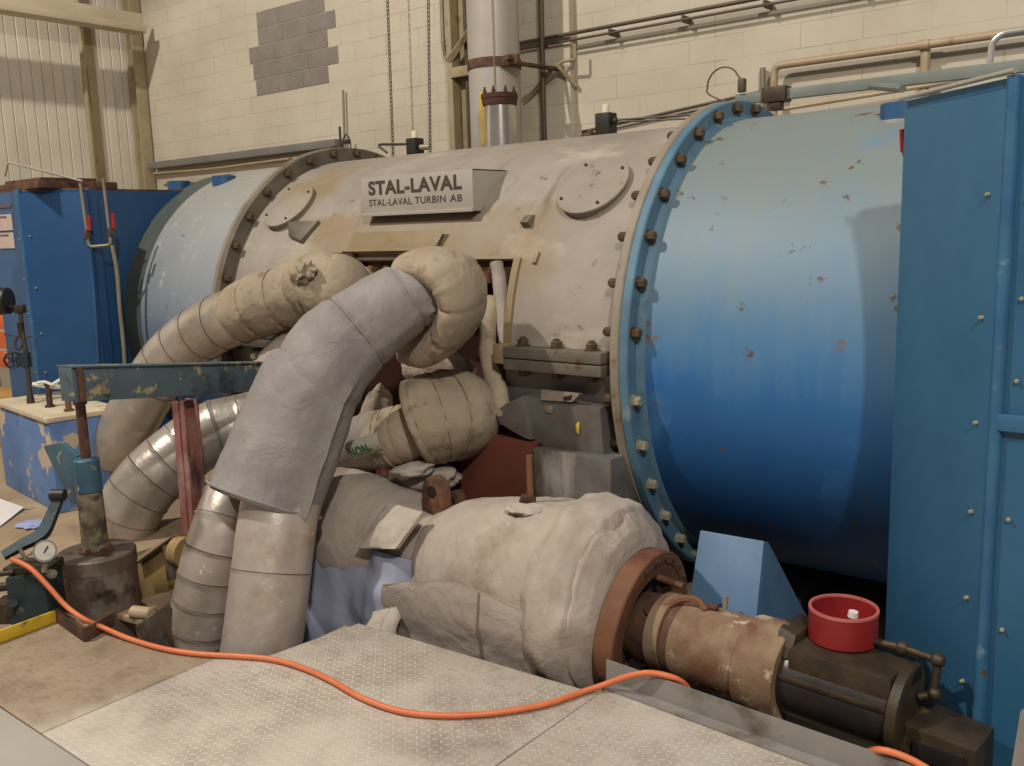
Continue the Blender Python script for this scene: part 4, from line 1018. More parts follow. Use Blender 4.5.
for j in range(24):
    bm.faces.new([go[0][j], go[0][j+1], gi[0][j+1], gi[0][j]]); bm.faces.new([go[40][j], gi[40][j], gi[40][j+1], go[40][j+1]])
ob = obj('lower_blanket', bm, 'lag_dark', t, ang=60)
bm = B(); sweep(bm, [lowp(x, an[-1], -.003) for x in xs], .0035, 6); sweep(bm, [lowp(-2.28, a, .004) for a in an], .0035, 6); obj('stitch_seam', bm, 'stitch', ob)
# stitches on the end blanket
bm = B(); zig = []
for k in range(40):
    a_ = math.radians(110-4*k); r_ = .397; zig.append(V((-1.935+(.014 if k % 2 else -.014), VY-r_*math.cos(a_), VZ+r_*math.sin(a_))))
sweep(bm, zig, .003, 6); obj('lacing', bm, 'stitch', t)
# rust ring flange
af = V((1, .04, -.09)).normalized(); of = V((-1.772, VY-.01, VZ-.05))
bm = B(); lathe(bm, [(-.05, .25), (-.05, .305), (-.045, .31), (0, .314), (.03, .314), (.036, .309), (.036, .27), (.03, .265), (.025, .215), (.02, .21), (-.02, .205), (-.02, .08)], of, af, 72, caps=False, matf=lambda i: 1 if i >= 9 else 0)
fl = obj('flange', bm, ['rust_orange', 'dark_rust'], t)
bm = B(); e1f = (V((0, 0, 1))-af*af.z).normalized(); e2f = e1f.cross(af)*-1
def fp(a_): return of+af*.033+(e1f*math.sin(a_)-e2f*-math.cos(a_)*-1)*.29
hexbolt(bm, fp(1.9), af, .011, .012, False); b0 = obj('flange_bolt', bm, 'bolt', fl)
for k in range(1, 8):
    a_ = 1.9-.28*k
    part_copy(b0, fp(a_)-fp(1.9))
ad = V((1, -.085, 0)).normalized(); o_ = V((-1.765, VY-.02, VZ-.04))
# yoke with its window drawn as a dark patch, then sleeve, collar
bm = B(); lathe(bm, [(-.028, .13), (.03, .14), (.12, .145), (.22, .145), (.24, .10)], o_, ad, 48); obj('yoke_housing', bm, 'rust', t)
c = o_+ad*.16; bm = B()
pipe(bm, [c+V((-.03, -.06, .13)), c+V((.02, -.02, .165)), c+V((.08, .0, .165)), c+V((.13, -.03, .145))], .016, 8); obj('yoke_arm', bm, 'rust_orange', t)
bm = B(); lathe(bm, [(.10, .10), (.10, .151), (.16, .151), (.16, .10)], o_+V((0, 0, .01)), ad, 40, caps=False); obj('bearing_ring', bm, 'rust_beige', t)
bm = B(); rod(bm, o_+ad*.03+V((0, .06, .19)), o_+ad*.15+V((0, .06, .18)), .014); rod(bm, o_+ad*.1+V((0, -.02, .14)), o_+ad*.33+V((0, -.0, .165)), .012, 8); obj('tie_rod', bm, 'rust', t)
bm = B(); lathe(bm, [(.19, .12), (.2, .148), (.23, .152), (.47, .152), (.475, .152)], o_, ad, 56); obj('sleeve', bm, 'rust_beige', t)
bm = B(); lathe(bm, [(.475, .14), (.475, .168), (.485, .172), (.62, .172), (.63, .166), (.63, .12)], o_, ad, 56); obj('collar', bm, 'rust_beige', t)
wd_ = V((.1, -.45, .88)).normalized(); q = o_+ad*.085+wd_*.132
bm = B(); lathe(bm, [(0, .05), (.016, .05), (.018, .046)], q, wd_, 28); obj('yoke_window_dark_patch', bm, 'dark_rust', t)  # dark disc stands in for the shade inside the open window
# oily barrel with top cover
bm = B(); lathe(bm, [(.62, .125), (.63, .135), (1.0, .135), (1.02, .125)], o_, ad, 48); obj('barrel', bm, 'dark_steel', t)
e = V((-ad.y, ad.x, 0))
def fram(s, l, h): return o_+ad*s+e*l+V((0, 0, h))
bm = B(); hull(bm, [fram(.66, -.115, .05), fram(1.0, -.115, .05), fram(1.0, .13, .05), fram(.66, .13, .05), fram(.66, -.10, .145), fram(1.0, -.10, .145), fram(1.0, .13, .145), fram(.66, .13, .145)], .008); cvp = obj('top_cover', bm, 'dark_iron', t)
bm = B(); hull(bm, [fram(.64, -.135, .04), fram(1.01, -.135, .04), fram(1.01, -.10, .04), fram(.64, -.10, .04), fram(.64, -.135, .056), fram(1.01, -.135, .056), fram(1.01, -.10, .056), fram(.64, -.10, .056)], .003); obj('cover_flange', bm, 'dark_iron', cvp)
bm = B(); hull(bm, [fram(.60, -.10, .10), fram(.66, -.10, .10), fram(.66, .1, .10), fram(.60, .1, .10), fram(.60, -.05, .19), fram(.66, -.05, .17), fram(.66, .1, .17), fram(.60, .1, .19)], .008); obj('collar_block', bm, 'dark_iron', t)
bm = B(); lathe(bm, [(1.0, .15), (1.005, .158), (1.035, .158), (1.04, .15)], o_, ad, 40); hull(bm, [fram(1.0, -.05, .10), fram(1.04, -.05, .10), fram(1.04, .06, .10), fram(1.0, .06, .10), fram(1.0, -.03, .155), fram(1.04, -.03, .155), fram(1.04, .04, .155), fram(1.0, .04, .155)], .006); obj('end_plate', bm, 'dark_iron', t)
bm = B(); hull(bm, [fram(1.04, -.09, -.14), fram(1.25, -.09, -.14), fram(1.25, .09, -.14), fram(1.04, .09, -.14), fram(1.04, -.09, .005), fram(1.25, -.09, -.005), fram(1.25, .09, -.005), fram(1.04, .09, .015)], .008); obj('end_box', bm, 'dark_iron', t)
bm = B(); hull(bm, [fram(1.07, -.102, -.09), fram(1.22, -.102, -.09), fram(1.22, -.088, -.09), fram(1.07, -.088, -.09), fram(1.07, -.102, -.03), fram(1.22, -.102, -.03), fram(1.22, -.088, -.03), fram(1.07, -.088, -.03)], .003); obj('side_plate', bm, 'dark_steel', t)
# oil pipe
bm = B(); Pq = [at(866, 640, Y=2.98), at(900, 647, Y=2.96), at(938, 660, Y=2.94), at(934, 694, Y=2.92), at(918, 697, Y=2.9)]
poly_pipe(bm, Pq, .013, .025); opipe = obj('oil_pipe', bm, 'dark_iron', t)
for q, d_ in ((Pq[2], (1, 0, 0)), (Pq[3], (0, 0, 1)), (at(903, 648, Y=2.96), (1, 0, -.1))):
    bm = B(); r = bmesh.ops.create_icosphere(bm, subdivisions=2, radius=.024); bmesh.ops.translate(bm, vec=q, verts=bm.verts); obj('pipe_fitting', bm, 'dark_iron', opipe)
bm = B(); c = at(795, 628, Y=2.98); lathe(bm, [(-.03, .02), (-.025, .024), (.025, .024), (.03, .02)], c, (1, 0, -.1), 8); lathe(bm, [(.03, .015), (.08, .015)], c, (1, 0, -.15), 10); obj('oil_plug', bm, 'dark_iron', t)
# rust clevis plates and the threaded rod on top of the lagging
for pxl, pxr, pt_, pb_, Y in ((422, 446, 476, 535, 2.93), (446, 461, 491, 535, 3.06)):
    a_ = at(pxl, pb_, Y=Y); b_ = at(pxr, pb_, Y=Y); ct = at((pxl+pxr)/2, pt_, Y=Y); r_ = (b_.x-a_.x)/2
    cxx = (a_.x+b_.x)/2
    pts = [V((cxx-r_, Y, VZ+.1)), V((cxx+r_, Y, VZ+.1))]+[V((cxx+r_*.8*math.cos(k*PI/10), Y, ct.z-r_+r_*.95*math.sin(k*PI/10))) for k in range(11)]
    bm = B(); prism(bm, pts, (.01, .05, 0), .004); cv = obj('clevis_plate', bm, 'rust', t)
    bm = B(); lathe(bm, [(0, r_*.35), (.004, r_*.35)], V((cxx, Y-.001, ct.z-r_)), (0, -1, 0), 20); obj('pin_hole', bm, 'black', cv)
a_ = at(531, 512, Y=2.93); b_ = at(533, 456, Y=2.93)
bm = B(); rod(bm, V((a_.x, a_.y, VZ+.2)), V((a_.x, a_.y, b_.z)), .014, 14); st = obj('threaded_rod', bm, 'rust_orange', t)
bm = B(); hexbolt(bm, V((a_.x-.01, a_.y-.005, VZ+.375)), (0, -.1, 1), .038, .035, True); hexbolt(bm, V((a_.x-.005, a_.y-.02, VZ+.41)), (0, 0, 1), .026, .02, False); obj('nut', bm, 'rust', st)
bm = B(); r = bmesh.ops.create_icosphere(bm, subdivisions=3, radius=1)
for v in r['verts']: v.co = V((v.co.x*.10, v.co.y*.09, v.co.z*.022))*(1+.3*nz(v.co, 3))
bmesh.ops.translate(bm, vec=V((a_.x, a_.y-.02, VZ+.378)), verts=bm.verts); obj('cloth_collar', bm, 'lag_white', t)
# lagging on the inlet pipe left of the valve
PN = path_of([(448, 560, 3.02), (400, 548, 3.0), (365, 535, 2.97), (335, 522, 2.95), (312, 512, 2.95), (285, 505, 2.98)])
cushion(t, PN, [(0, .26), (1, .29), (2, .30), (3.5, .27), (5, .2)], 'lag_dark', 'inlet_lagging', amp=.05, ns=3, seed=12)
def sheet(name, corners, nu, nv, amp, ns, mat, thick=.012, sag=0, seed=0, parent=None, loc=None, bulge=V((0, -1, .4))):
    """soft cloth patch between four corners (bl, br, tr, tl) with folds and thickness"""
    bl, br, tr, tl = [V(c) for c in corners]; bm = B()
    def P_(u, v, o):
        a = bl.lerp(br, u).lerp(tl.lerp(tr, u), v)
        k = amp*(nz(V((u*ns+seed, v*ns*.6, seed)))+.5*nz(V((u*ns*2.3, v*ns*1.6, seed+4))))+sag*4*u*(1-u)*4*v*(1-v)
        return a+bulge*(k+o)
    g = [[bm.verts.new(P_(i/nu, j/nv, 0)) for j in range(nv+1)] for i in range(nu+1)]
    h = [[bm.verts.new(P_(i/nu, j/nv, -thick)) for j in range(nv+1)] for i in range(nu+1)]
    for i in range(nu):
        for j in range(nv):
            bm.faces.new([g[i][j], g[i+1][j], g[i+1][j+1], g[i][j+1]]); bm.faces.new([h[i][j], h[i][j+1], h[i+1][j+1], h[i+1][j]])
        bm.faces.new([g[i][0], h[i][0], h[i+1][0], g[i+1][0]]); bm.faces.new([g[i][nv], g[i+1][nv], h[i+1][nv], h[i][nv]])
    for j in range(nv):
        bm.faces.new([g[0][j], g[0][j+1], h[0][j+1], h[0][j]]); bm.faces.new([g[nu][j], h[nu][j], h[nu][j+1], g[nu][j+1]])
    return obj(name, bm, mat, parent, loc=loc, ang=70)
c4 = [at(355, 548, Y=2.66), at(395, 549, Y=2.66), at(422, 512, Y=2.78), at(388, 502, Y=2.80)]
tag(sheet('cloth_flap', c4, 24, 20, .012, 3, 'lag_white', .02, .03, 3, loc=c4[0]), 'off-white folded cloth flap lying on the lagging left of rusty clevis plates', 'cloth')
c4 = [at(290, 690, Y=2.62), at(420, 690, Y=2.66), at(410, 560, Y=2.74), at(300, 530, Y=2.70)]
tag(sheet('blue_cloth', c4, 50, 40, .05, 3.2, 'tarp', .008, .05, 7, loc=c4[0]), 'crumpled faded blue cloth hanging between the silver pipe and lagged valve', 'cloth')
c4 = [at(362, 640, Y=2.52), at(392, 648, Y=2.52), at(398, 605, Y=2.62), at(372, 612, Y=2.62)]
tag(sheet('white_cloth', c4, 20, 16, .03, 3, 'lag_white', .015, .03, 2, loc=c4[0]), 'small off-white cloth scrap at the deck edge below the blue cloth', 'cloth')

bm = B(); P_ = [at(x, y, Y=2.45) for x, y in ((1003, 780), (1020, 712), (1080, 690), (1080, 800))]; P_[0].z = P_[3].z = 0; prism(bm, P_, (0, .02, 0), .003)
tag(obj('leaning_plate', bm, 'kick', loc=P_[0]), 'grey steel plate edge leaning up in the bottom right corner', 'plate')
# red bowl
c = at(843, 628, Y=2.99); 
t = thing('red_bowl', 'round red open pan sitting on the oily actuator at lower right', 'pan', (c.x, 2.99, c.z-.08))
zt = at(843, 607, Y=2.99).z; rr = .112
bm = B(); lathe(bm, [(zt-.115, .0), (zt-.115, rr-.008), (zt-.108, rr), (zt-.004, rr)], (c.x, 2.99, 0), (0, 0, 1), 56, caps=False)
lathe(bm, [(zt-.105, .0), (zt-.105, rr-.009), (zt-.004, rr-.008)], (c.x, 2.99, 0), (0, 0, 1), 56, caps=False); obj('wall', bm, 'red_bowl', t)
bm = B(); lathe(bm, [(zt-.006, rr-.009), (zt-.006, rr+.002), (zt+.002, rr+.001), (zt+.002, rr-.008), (zt-.006, rr-.009)], (c.x, 2.99, 0), (0, 0, 1), 56, caps=False); obj('rim', bm, 'red_bowl_rim', t)
bm = B(); q = V((c.x+.015, 3.02, zt-.105)); lathe(bm, [(0, .006), (.065, .006), (.066, .018), (.085, .016)], q, (.1, 0, 1), 12); obj('float_knob', bm, 'white_tie', t)
bm = B(); lathe(bm, [(zt-.24, .075), (zt-.115, .085)], (c.x, 2.99, 0), (0, 0, 1), 32); obj('pedestal_pipe', bm, 'dark_iron', t)

# ------------------------------------------------------------------ orange hose
hp = [at(12, 559, d=3.92), at(30, 568, d=3.86), at(48, 586, d=3.84), at(66, 606, d=3.84), at(84, 619, d=3.8)]
zz = lambda x, y, z=.014: at(x, y, Z=z)
hp += [zz(104, 628, .03), zz(130, 639), zz(165, 649), zz(200, 654), zz(235, 656), zz(270, 659), zz(300, 667), zz(330, 680), zz(360, 697), zz(395, 710), zz(430, 715), zz(470, 715), zz(510, 711), zz(550, 703), zz(585, 691)]
hp += [zz(606, 684, .03), zz(625, 677, .07), zz(645, 673, .10), zz(664, 675, .10), at(682, 682, Y=2.615), at(700, 700, Y=2.66), at(760, 735, Y=2.66), at(820, 752, Y=2.645), at(858, 754, Y=2.63), zz(880, 750, .10), zz(905, 757, .10), zz(926, 768, .09), zz(960, 790, .06), zz(990, 820, .014)]
bm = B(); sweep(bm, spline(hp, .02)[0], .0105, 12)
tag(obj('air_hose', bm, 'orange', loc=hp[10]), 'long orange rubber hose winding from the pump across the checker plates', 'hose')

# ------------------------------------------------------------------ press frame, drum and hand pump at left
DC = V((-4.062, 1.972, 0))
def dpt(px, py): return at(px, py, Y=DC.y)
zt = at(97, 551, Y=DC.y).z
t = thing('jacking_cylinder', 'grimy round steel jack drum with a tall rod carrying the slate blue beam', 'jack', (DC.x, DC.y, -.3))
DR = .172
bm = B(); lathe(bm, [(-.30, DR*.98), (zt-.07, DR*.98), (zt-.068, DR), (zt-.006, DR), (zt, DR-.006)], DC, (0, 0, 1), 56); obj('drum', bm, 'drum', t)
bm = B(); lathe(bm, [(zt, .075), (zt+.012, .075)], DC, (0, 0, 1), 32); pf = obj('base_flange', bm, 'rust', t)
bm = B(); hexbolt(bm, DC+V((.06, 0, zt+.012)), (0, 0, 1), .012, .012, False); b0 = obj('flange_bolt', bm, 'rust', pf)
for k in range(1, 6): part_copy(b0, (.06*math.cos(k*PI/3)-.06, .06*math.sin(k*PI/3), 0))
z1 = dpt(85, 490).z; z2 = dpt(83, 465).z; z3 = dpt(76, 400).z
bm = B(); lathe(bm, [(zt+.01, .058), (z1, .054)], DC, (0, 0, 1), 32); obj('pole', bm, 'pole', t)
bm = B(); lathe(bm, [(z1, .052), (z1+.005, .058), (z2+.03, .055), (z2+.035, .05)], DC, (0, 0, 1), 32); lathe(bm, [(z2+.03, .05), (z2+.04, .044)], DC, (0, 0, 1), 6); obj('gland', bm, 'press_blue_dark', t)
bm = B(); lathe(bm, [(z2, .022), (z3-.02, .022), (z3-.015, .03), (z3+.03, .03)], DC, (0, 0, 1), 20); obj('piston_rod', bm, 'rust', t)
bm = B(); P_ = [at(x, y, Y=DC.y) for x, y in ((43, 446), (61, 443), (76, 456), (77, 505), (70, 503))]; prism(bm, P_, (0, .025, 0), .003); obj('side_fin', bm, 'press_blue_dark', t)
# beam
a = at(73, 385, d=3.98); b = at(270, 377, d=5.02); dd = (b-a); dd.z = 0; dn = dd.normalized(); sd = V((-dn.y, dn.x, 0))
t = thing('lifting_beam', 'slate blue steel beam held up by the jack rod and red post', 'beam', (a.x, a.y, a.z))
hb = .075
bm = B(); e_ = b-a
hull(bm, [a-sd*.0-V((0, 0, hb)), b-V((0, 0, hb)), b+sd*.09-V((0, 0, hb)), a+sd*.09-V((0, 0, hb)), a+V((0, 0, hb)), b+V((0, 0, hb)), b+sd*.09+V((0, 0, hb)), a+sd*.09+V((0, 0, hb))], .004)
bmo = obj('web', bm, 'press_blue', t)
bm = B(); hull(bm, [a-sd*.012+V((0, 0, hb)), b-sd*.012+V((0, 0, hb)), b+sd*.1+V((0, 0, hb)), a+sd*.1+V((0, 0, hb)), a-sd*.012+V((0, 0, hb+.008)), b-sd*.012+V((0, 0, hb+.008)), b+sd*.1+V((0, 0, hb+.008)), a+sd*.1+V((0, 0, hb+.008))], .002); obj('top_flange', bm, 'press_blue', t)
bm = B(); q = a+dn*.03-sd*.012; box(bm, q-V((.012, .012, hb)), q+V((.012, .012, hb)), .003); obj('end_stiffener', bm, 'rust', t)
for s_, h_ in ((.11, -.05), (.79, -.02)):
    bm = B(); hexbolt(bm, a+dn*s_*1.35+V((0, 0, h_)), -sd, .016, .02); obj('beam_bolt', bm, 'pole', t)
# red post
pt_ = at(186, 400, d=4.66); pb_ = at(198, 548, d=4.60)
t = thing('red_post', 'faded red steel post propping the slate blue beam', 'post', pb_)
w1 = .048
vd = (pb_-pt_).normalized()
bm = B()
for s0, s1, y0, y1 in ((-w1, w1, -.008, .008), (-w1, -w1+.012, -.035, .05), (w1-.012, w1, -.035, .05)):
    cs = [dn*s0+sd*y0, dn*s1+sd*y0, dn*s1+sd*y1, dn*s0+sd*y1]
    hull(bm, [pb_+c for c in cs]+[pt_+c for c in cs], .002)
obj('channel', bm, 'red_post', t)
bm = B(); q = at(182, 552, d=4.5); lathe(bm, [(-.03, .075), (.03, .075)], q, -sd, 24); obj('foot_lug', bm, 'ochre', t)
# ochre bracket, plates and odd steel in the pit beside the drum
bm = B(); P_ = [at(x, y, Y=2.35) for x, y in ((133, 563), (170, 538), (196, 552), (192, 590), (140, 600))]; prism(bm, P_, (0, .02, 0), .003)
t = obj('angle_bracket', bm, 'ochre', loc=P_[0]); tag(t, 'ochre steel bracket with sloping top in the pit beside the drum', 'bracket')
bm = B(); P_ = [at(x, y, Y=2.31) for x, y in ((133, 565), (169, 539), (170, 536), (133, 560))]; prism(bm, P_, (.02, .07, 0), .002); o = obj('top_edge', bm, 'pipe_cream', t)
bm = B(); P_ = [at(x, y, Y=2.30) for x, y in ((162, 546), (174, 543), (178, 578), (167, 582))]; prism(bm, P_, (0, .015, 0), .003); obj('web_plate', bm, 'drum', t)
bm = B(); P_ = [at(x, y, Z=-.1) for x, y in ((138, 600), (178, 588), (176, 604), (160, 610))]; prism(bm, P_, (0, 0, -.012), .002)
tag(obj('loose_plate', bm, 'rust_beige', loc=P_[0]), 'small rusty brown plate lying in the pit right of the drum', 'plate')
bm = B(); c = at(142, 613, Y=2.0); lathe(bm, [(-.05, .03), (.05, .03), (.055, .024)], c, (1, .3, .05), 20); hull(bm, [c+V((-.25, -.06, -.05)), c+V((.03, -.02, -.05)), c+V((.03, .05, -.05)), c+V((-.25, .05, -.05)), c+V((-.25, -.06, -.02)), c+V((.03, -.02, -.02)), c+V((.03, .05, -.02)), c+V((-.25, .05, -.02))], .006)
tag(obj('drum_foot', bm, 'pipe_cream', loc=c), 'dusty rounded foot clamp at the base of the steel drum', 'clamp')
bm = B(); P_ = [at(x, y, Y=1.95) for x, y in ((135, 628), (168, 604), (172, 612), (170, 650), (140, 648))]; prism(bm, P_, (-.02, .015, 0), .003)
tag(obj('edge_plate', bm, 'drum', loc=P_[0]), 'dark steel edge plate below the pit corner left of the segmented pipe', 'plate')
# yellow kerb and brown angle
a = at(-10, 643, Z=.02); b = at(60, 617, Z=.02)
bm = B(); d_ = (b-a).normalized(); s_ = V((-d_.y, d_.x, 0))
hull(bm, [a, b, b+s_*.012, a+s_*.012]+[x+V((0, 0, .055)) for x in (a, b, b+s_*.012, a+s_*.012)], .002); hull(bm, [a, b, b+s_*.06, a+s_*.06]+[x+V((0, 0, .008)) for x in (a, b, b+s_*.06, a+s_*.06)], .002)
bmesh.ops.translate(bm, vec=(0, 0, -.02), verts=bm.verts)
tag(obj('yellow_kerb', bm, 'yellow', loc=a), 'yellow painted kerb angle in front of the hand pump', 'kerb')
a = at(58, 622, Z=0); b = at(86, 642, Z=0); c = at(114, 625, Z=0)
bm = B()
for p, q in ((a, b), (b, c)):
    d_ = (q-p).normalized(); s_ = V((-d_.y, d_.x, 0))*.008
    hull(bm, [p-s_, q-s_, q+s_, p+s_]+[x+V((0, 0, .06)) for x in (p-s_, q-s_, q+s_, p+s_)], .002)
tag(obj('kerb_angle', bm, 'rust', loc=b), 'brown rusty kerb corner under the hose in front of the drum', 'kerb')
# hand pump
t = thing('hand_pump', 'grimy teal hydraulic hand pump with round gauge and bent lever', 'pump', at(35, 615, d=4.0))
def pp(x, y, d=4.02): return at(x, y, d=d)
bm = B(); lo = pp(17, 622); hi = pp(58, 566)
rx = RT.copy(); rx.z = 0; rx.normalize(); ry = V((-rx.y, rx.x, 0))
def obox(bm, c, hx, hy, hz, bev=.008):
    q = [c+rx*sx*hx+ry*sy*hy+V((0, 0, sz*hz)) for sz in (-1, 1) for sx, sy in ((-1, -1), (1, -1), (1, 1), (-1, 1))]
    return hull(bm, q, bev)
obox(bm, pp(37, 596), .085, .08, .115, .012); obj('block', bm, 'pump', t)
bm = B(); obox(bm, pp(34, 566), .10, .07, .018, .008); obj('head', bm, 'dark_iron', t)
bm = B(); obox(bm, pp(12, 612), .06, .06, .06, .012); obj('valve_block', bm, 'dark_iron', t)
bm = B(); rod(bm, pp(-6, 588), pp(18, 585), .02, 12); rod(bm, pp(-6, 575, 3.95), pp(14, 572, 3.95), .012, 10); obj('inlet_pipe', bm, 'dark_iron', t)
bm = B(); rod(bm, pp(10, 612, 3.93), pp(12, 603, 3.90), .022, 12); obj('fitting', bm, 'pump', t); bm = B(); rod(bm, pp(51, 574, 3.93), pp(52, 574, 3.89), .02, 16); obj('fitting', bm, 'pole', t)
g = pp(45, 551, 3.92)
bm = B(); lathe(bm, [(-.02, .044), (.015, .047), (.02, .047), (.02, .04)], g, (CAM-g), 40); gg = obj('gauge_case', bm, 'tray_grey', t)
bm = B(); lathe(bm, [(.0, .039), (.0205, .039)], g, (CAM-g), 40); obj('gauge_dial', bm, 'dial', gg)
bm = B(); nn = (CAM-g).normalized(); sweep(bm, [g+nn*.022-RT*.008-UP*.015, g+nn*.022+RT*.012+UP*.02], .003, 6); obj('gauge_needle', bm, 'black', gg)
bm = B(); rod(bm, g-UP*.045, g-UP*.09, .014, 10); obj('gauge_stem', bm, 'pole', gg)
bm = B()
Ls = [pp(3, 556, 3.96), pp(22, 545, 4.0), pp(42, 534, 4.04), pp(52, 515, 4.08), pp(60, 494, 4.12)]
path = spline(Ls, .01)[0]; sweep(bm, path, [interp([(0, .026), (.5, .036), (1, .028)], i/(len(path)-1)) for i in range(len(path))], 4, squash=.9); obj('lever', bm, 'pump', t)
bm = B(); lathe(bm, [(-.03, .026), (.03, .026)], pp(58, 495, 4.1), RT, 20); obj('lever_socket', bm, 'black', t)
bm = B(); rod(bm, pp(26, 560, 3.95), pp(20, 549, 3.95), .008, 8); rod(bm, pp(26, 556, 3.94), pp(32, 553, 3.94), .006, 8); obj('wing_nut', bm, 'pole', t)

# ------------------------------------------------------------------ blue concrete box with valves, far left floor
bl = at(-8, 478, Z=0); f0 = at(59, 514, Z=0)
zt = None
u = (f0-bl); u.z = 0; un = u.normalized(); vn = V((-un.y, un.x, 0))
H_ = at(56, 420, Y=f0.y).z
t = thing('concrete_box', 'low concrete box with peeling blue paint and pipes rising from its lid', 'box', (f0.x, f0.y, 0))
wv = .42
Lb = f0-un*1.0
bm = B(); hull(bm, [Lb, f0, f0+vn*wv, Lb+vn*wv]+[x+V((0, 0, H_-.03)) for x in (Lb, f0, f0+vn*wv, Lb+vn*wv)], .01); obj('body', bm, 'tank_blue', t)
e3 = [Lb-un*.01-vn*.015, f0+un*.01-vn*.015, f0+un*.01+vn*(wv+.01), Lb-un*.01+vn*(wv+.01)]
bm = B(); hull(bm, [x+V((0, 0, H_-.03)) for x in e3]+[x+V((0, 0, H_)) for x in e3], .006); obj('lid', bm, 'tank_top', t)
def onbox(px, py):  # on the lid
    return at(px, py, Z=H_)
vp = thing('valve_standpipe', 'dark standpipe with handwheel and black round head rising from the blue box', 'valve', onbox(31, 403))
b0_ = onbox(31, 403); dref = (b0_-CAM).dot(FW)
def vq(x, y): return at(x, y, d=dref)
bm = B(); sweep(bm, spline([vq(31, 403), vq(29, 380), vq(26, 362)], .02)[0], .014, 12); lathe(bm, [(0, .026), (.04, .022), (.08, .014)], vq(31, 404), (0, 0, 1), 16); obj('stem', bm, 'cable', vp)
bm = B(); obox(bm, vq(26, 360), .025, .025, .05); obox(bm, vq(21, 360), .03, .02, .03); vb = obj('valve_body', bm, 'pump', vp)
wc = vq(13, 360); bm = B()
ax_ = (rx*.5+ry*-.86).normalized(); e1 = V((0, 0, 1)); e2 = ax_.cross(e1)
sweep(bm, [wc+(e1*math.cos(k*PI/16)+e2*math.sin(k*PI/16))*.05 for k in range(33)], .007, 8, caps=False)
for k in range(3): d_ = e1*math.cos(k*PI/3)+e2*math.sin(k*PI/3); sweep(bm, [wc-d_*.05, wc+d_*.05], .005, 6)
sweep(bm, [wc, vq(20, 360)], .008, 8); obj('handwheel', bm, 'black', vp)
bm = B(); poly_pipe(bm, [vq(26, 352), vq(22, 330), vq(20, 308), vq(8, 306)], .013, .03); obox(bm, vq(20, 309), .03, .025, .028); lathe(bm, [(-.05, .022), (.05, .022)], vq(21, 330), (0.05, 0, 1), 14); obj('riser', bm, 'dark_iron', vp)
hc = vq(1, 301); bm = B(); lathe(bm, [(-.16, .075), (-.02, .09), (.0, .09), (.05, .085), (.055, .07)], hc, rx, 32); obj('round_head', bm, 'black', vp)
bm = B(); pipe(bm, [vq(22, 334), vq(17, 338), vq(15, 346), vq(19, 350), vq(23, 343), vq(21, 336)], .007, 8); pipe(bm, [vq(4, 334), vq(14, 336), vq(25, 337), vq(33, 336)], .005, 8); obj('wire_loop', bm, 'cable', vp)
for px, py, top, mt, lb in ((50, 407, 384, 'rust', 'short rusty stud standing on the blue box beneath white ties'), (69, 411, 392, 'rust_orange', 'short rusty stud on the blue box nearest the blue beam end')):
    q = onbox(px, py); dq = (q-CAM).dot(FW); bm = B(); sweep(bm, [q, at(px-2, top, d=dq)], .018, 12); lathe(bm, [(0, .03), (.012, .03)], q, (0, 0, 1), 12); lathe(bm, [(-.01, .026), (.012, .026)], at(px-2, top, d=dq), (0, 0, 1), 6)
    tag(obj('anchor_stud', bm, mt, loc=q), lb, 'stud')
q = onbox(50, 407); dq = (q-CAM).dot(FW)
bm = B(); pipe(bm, [at(33, 384, d=dq), at(44, 386, d=dq), at(62, 387, d=dq)], .014, 8); pipe(bm, [at(52, 385, d=dq-.03), at(60, 380, d=dq-.03), at(64, 376, d=dq)], .012, 8); pipe(bm, [at(37, 383, d=dq-.03), at(45, 382, d=dq-.03), at(52, 385, d=dq-.03)], .01, 8)
tag(obj('white_ties', bm, 'white_tie', loc=at(48, 386, d=dq)), 'bundle of white cable ties across the stud on the blue box', 'cable ties')
# paper and blue rag on the floor
a, b, c, d_ = at(-20, 527, Z=.004), at(0, 527, Z=.004), at(24, 508, Z=.012), at(-10, 496, Z=.004)
bm = B(); prism(bm, [a, b, c, d_], (0, 0, .006)); tag(obj('paper_sheet', bm, 'paper', loc=b), 'white paper sheet lying on the floor at left edge', 'paper')
c = at(33, 524, Z=.012); bm = B(); r = bmesh.ops.create_icosphere(bm, subdivisions=3, radius=1)
for v in r['verts']: v.co = V((v.co.x*.09, v.co.y*.07, v.co.z*.012))*(1+.5*nz(v.co, 2))
bmesh.ops.translate(bm, vec=c, verts=bm.verts); tag(obj('blue_rag', bm, 'blue_rag', loc=c), 'small torn blue rag on the floor by the paper sheet', 'rag')
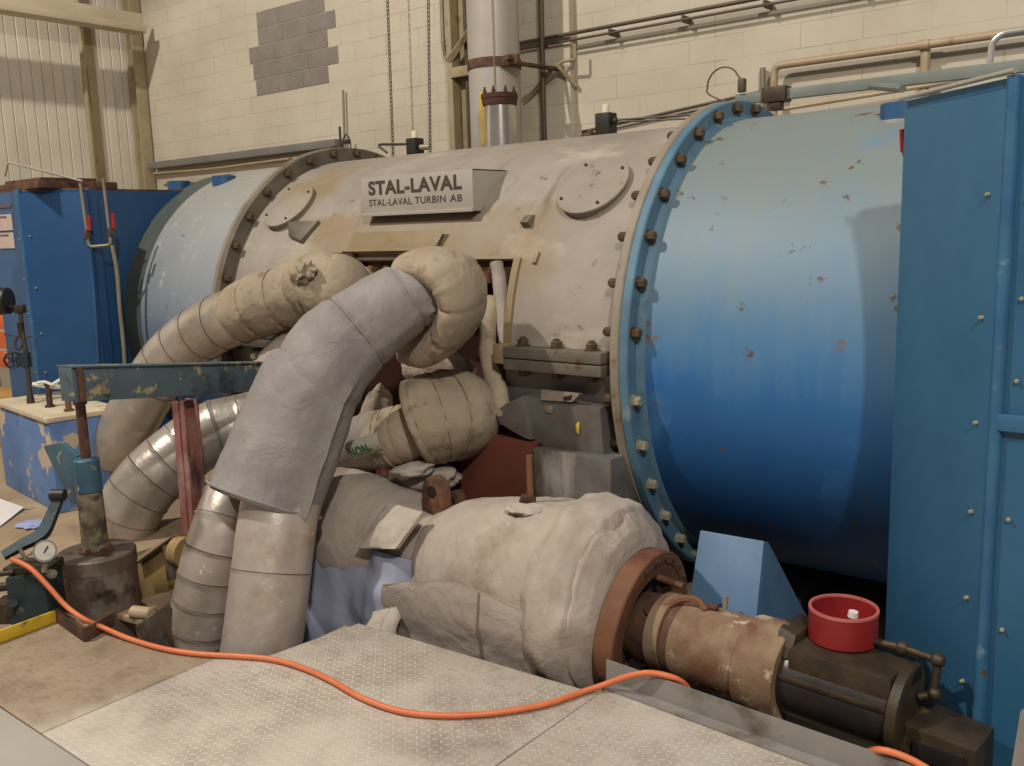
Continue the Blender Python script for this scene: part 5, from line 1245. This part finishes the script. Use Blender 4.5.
# barrier boards and timber beyond, at the left edge
YBB = 3.75; XB = XL-.12
t = thing('barrier_board', 'orange barrier boards at the left edge behind the black round valve head', 'barrier', (XB-.8, YBB, 0))
for y0, y1 in ((312, 330), (331, 349), (350, 368)):
    a = at(2, y0, Y=YBB); b = at(2, y1, Y=YBB); bm = B(); box(bm, (XB-3.0, YBB-.02, b.z+.01), (XB, YBB+.02, a.z-.01), .006); obj('board', bm, 'barrier', t)
top = at(2, 312, Y=YBB).z
for X in (XB-2.8, XB-.2):
    bm = B(); box(bm, (X-.03, YBB+.02, 0), (X+.03, YBB+.07, top)); obj('stand', bm, 'dark_iron', t)
t = thing('timber_stack', 'stack of old brown timber baulks on the floor at left edge', 'timber', (XB-.8, 3.25, 0))
for k in range(3):
    bm = B(); box(bm, (XB-2.8, 3.1+.04*k, .12*k+.002), (XB-.06*(k % 2), 3.5+.02*k, .12*k+.115), .01); obj('baulk', bm, 'wood', t)

# repeats of one kind share a group
GROUPS = {'insulated_pipe': 'lagged pipes from the casing opening', 'checker_plate': 'checker plates of the deck', 'hanging_chain': 'pair of chains on the back wall',
          'junction_box': 'junction boxes on the casing', 'enclosure_cabinet': 'blue enclosures at the turbine ends', 'wool_packing': 'loose lagging scraps in the opening',
          'blanket_strip': 'blanket strips at the edge of the opening', 'anchor_stud': 'studs on the blue box'}
for o in list(bpy.data.objects):
    g = GROUPS.get(o.name.split('.')[0])
    if g and o.parent is None and 'category' in o: o['group'] = g

# ------------------------------------------------------------------ light: one strong high-bay from the right behind, weak ambient and an added fill all round
wd = bpy.data.worlds.new('hall'); wd.use_nodes = True; S.world = wd
bg = wd.node_tree.nodes['Background']; bg.inputs[0].default_value = (1.0, .94, .87, 1); bg.inputs[1].default_value = .17
def lamp(name, typ, loc, target, energy, col, **k):
    l = bpy.data.lights.new(name, typ); l.energy = energy; l.color = col
    for a_, v in k.items(): setattr(l, a_, v)
    o = bpy.data.objects.new(name, l); COL.objects.link(o); o.location = loc
    o.rotation_euler = (V(target)-V(loc)).to_track_quat('-Z', 'Y').to_euler(); return o
KD = V((.477, -.637, .605)).normalized()
K = V((-1.2, 3.5, 1.5))+KD*8.5
lamp('high_bay_lamp', 'SPOT', K, (-3.6, 3.6, 1.1), 1650, (1, .95, .87), spot_size=1.5, spot_blend=.5, shadow_soft_size=.18)
lamp('high_bay_lamp', 'SPOT', (-6.6, -1.8, 9.0), (-6.6, -1.8, 0), 3000, (1, .94, .84), spot_size=math.radians(131), spot_blend=.12, shadow_soft_size=.15)
lamp('fill_lamp', 'AREA', (0.5, -0.5, 7.5), (-.8, 1.5, 0), 110, (1, .93, .82), shape='RECTANGLE', size=3, size_y=1.2)  # unseen overhead fill, added to lift the ambient level

vs = S.view_settings
vs.view_transform = 'Standard'; vs.look = 'None'; vs.gamma = 1; vs.use_curve_mapping = False; vs.exposure = 0
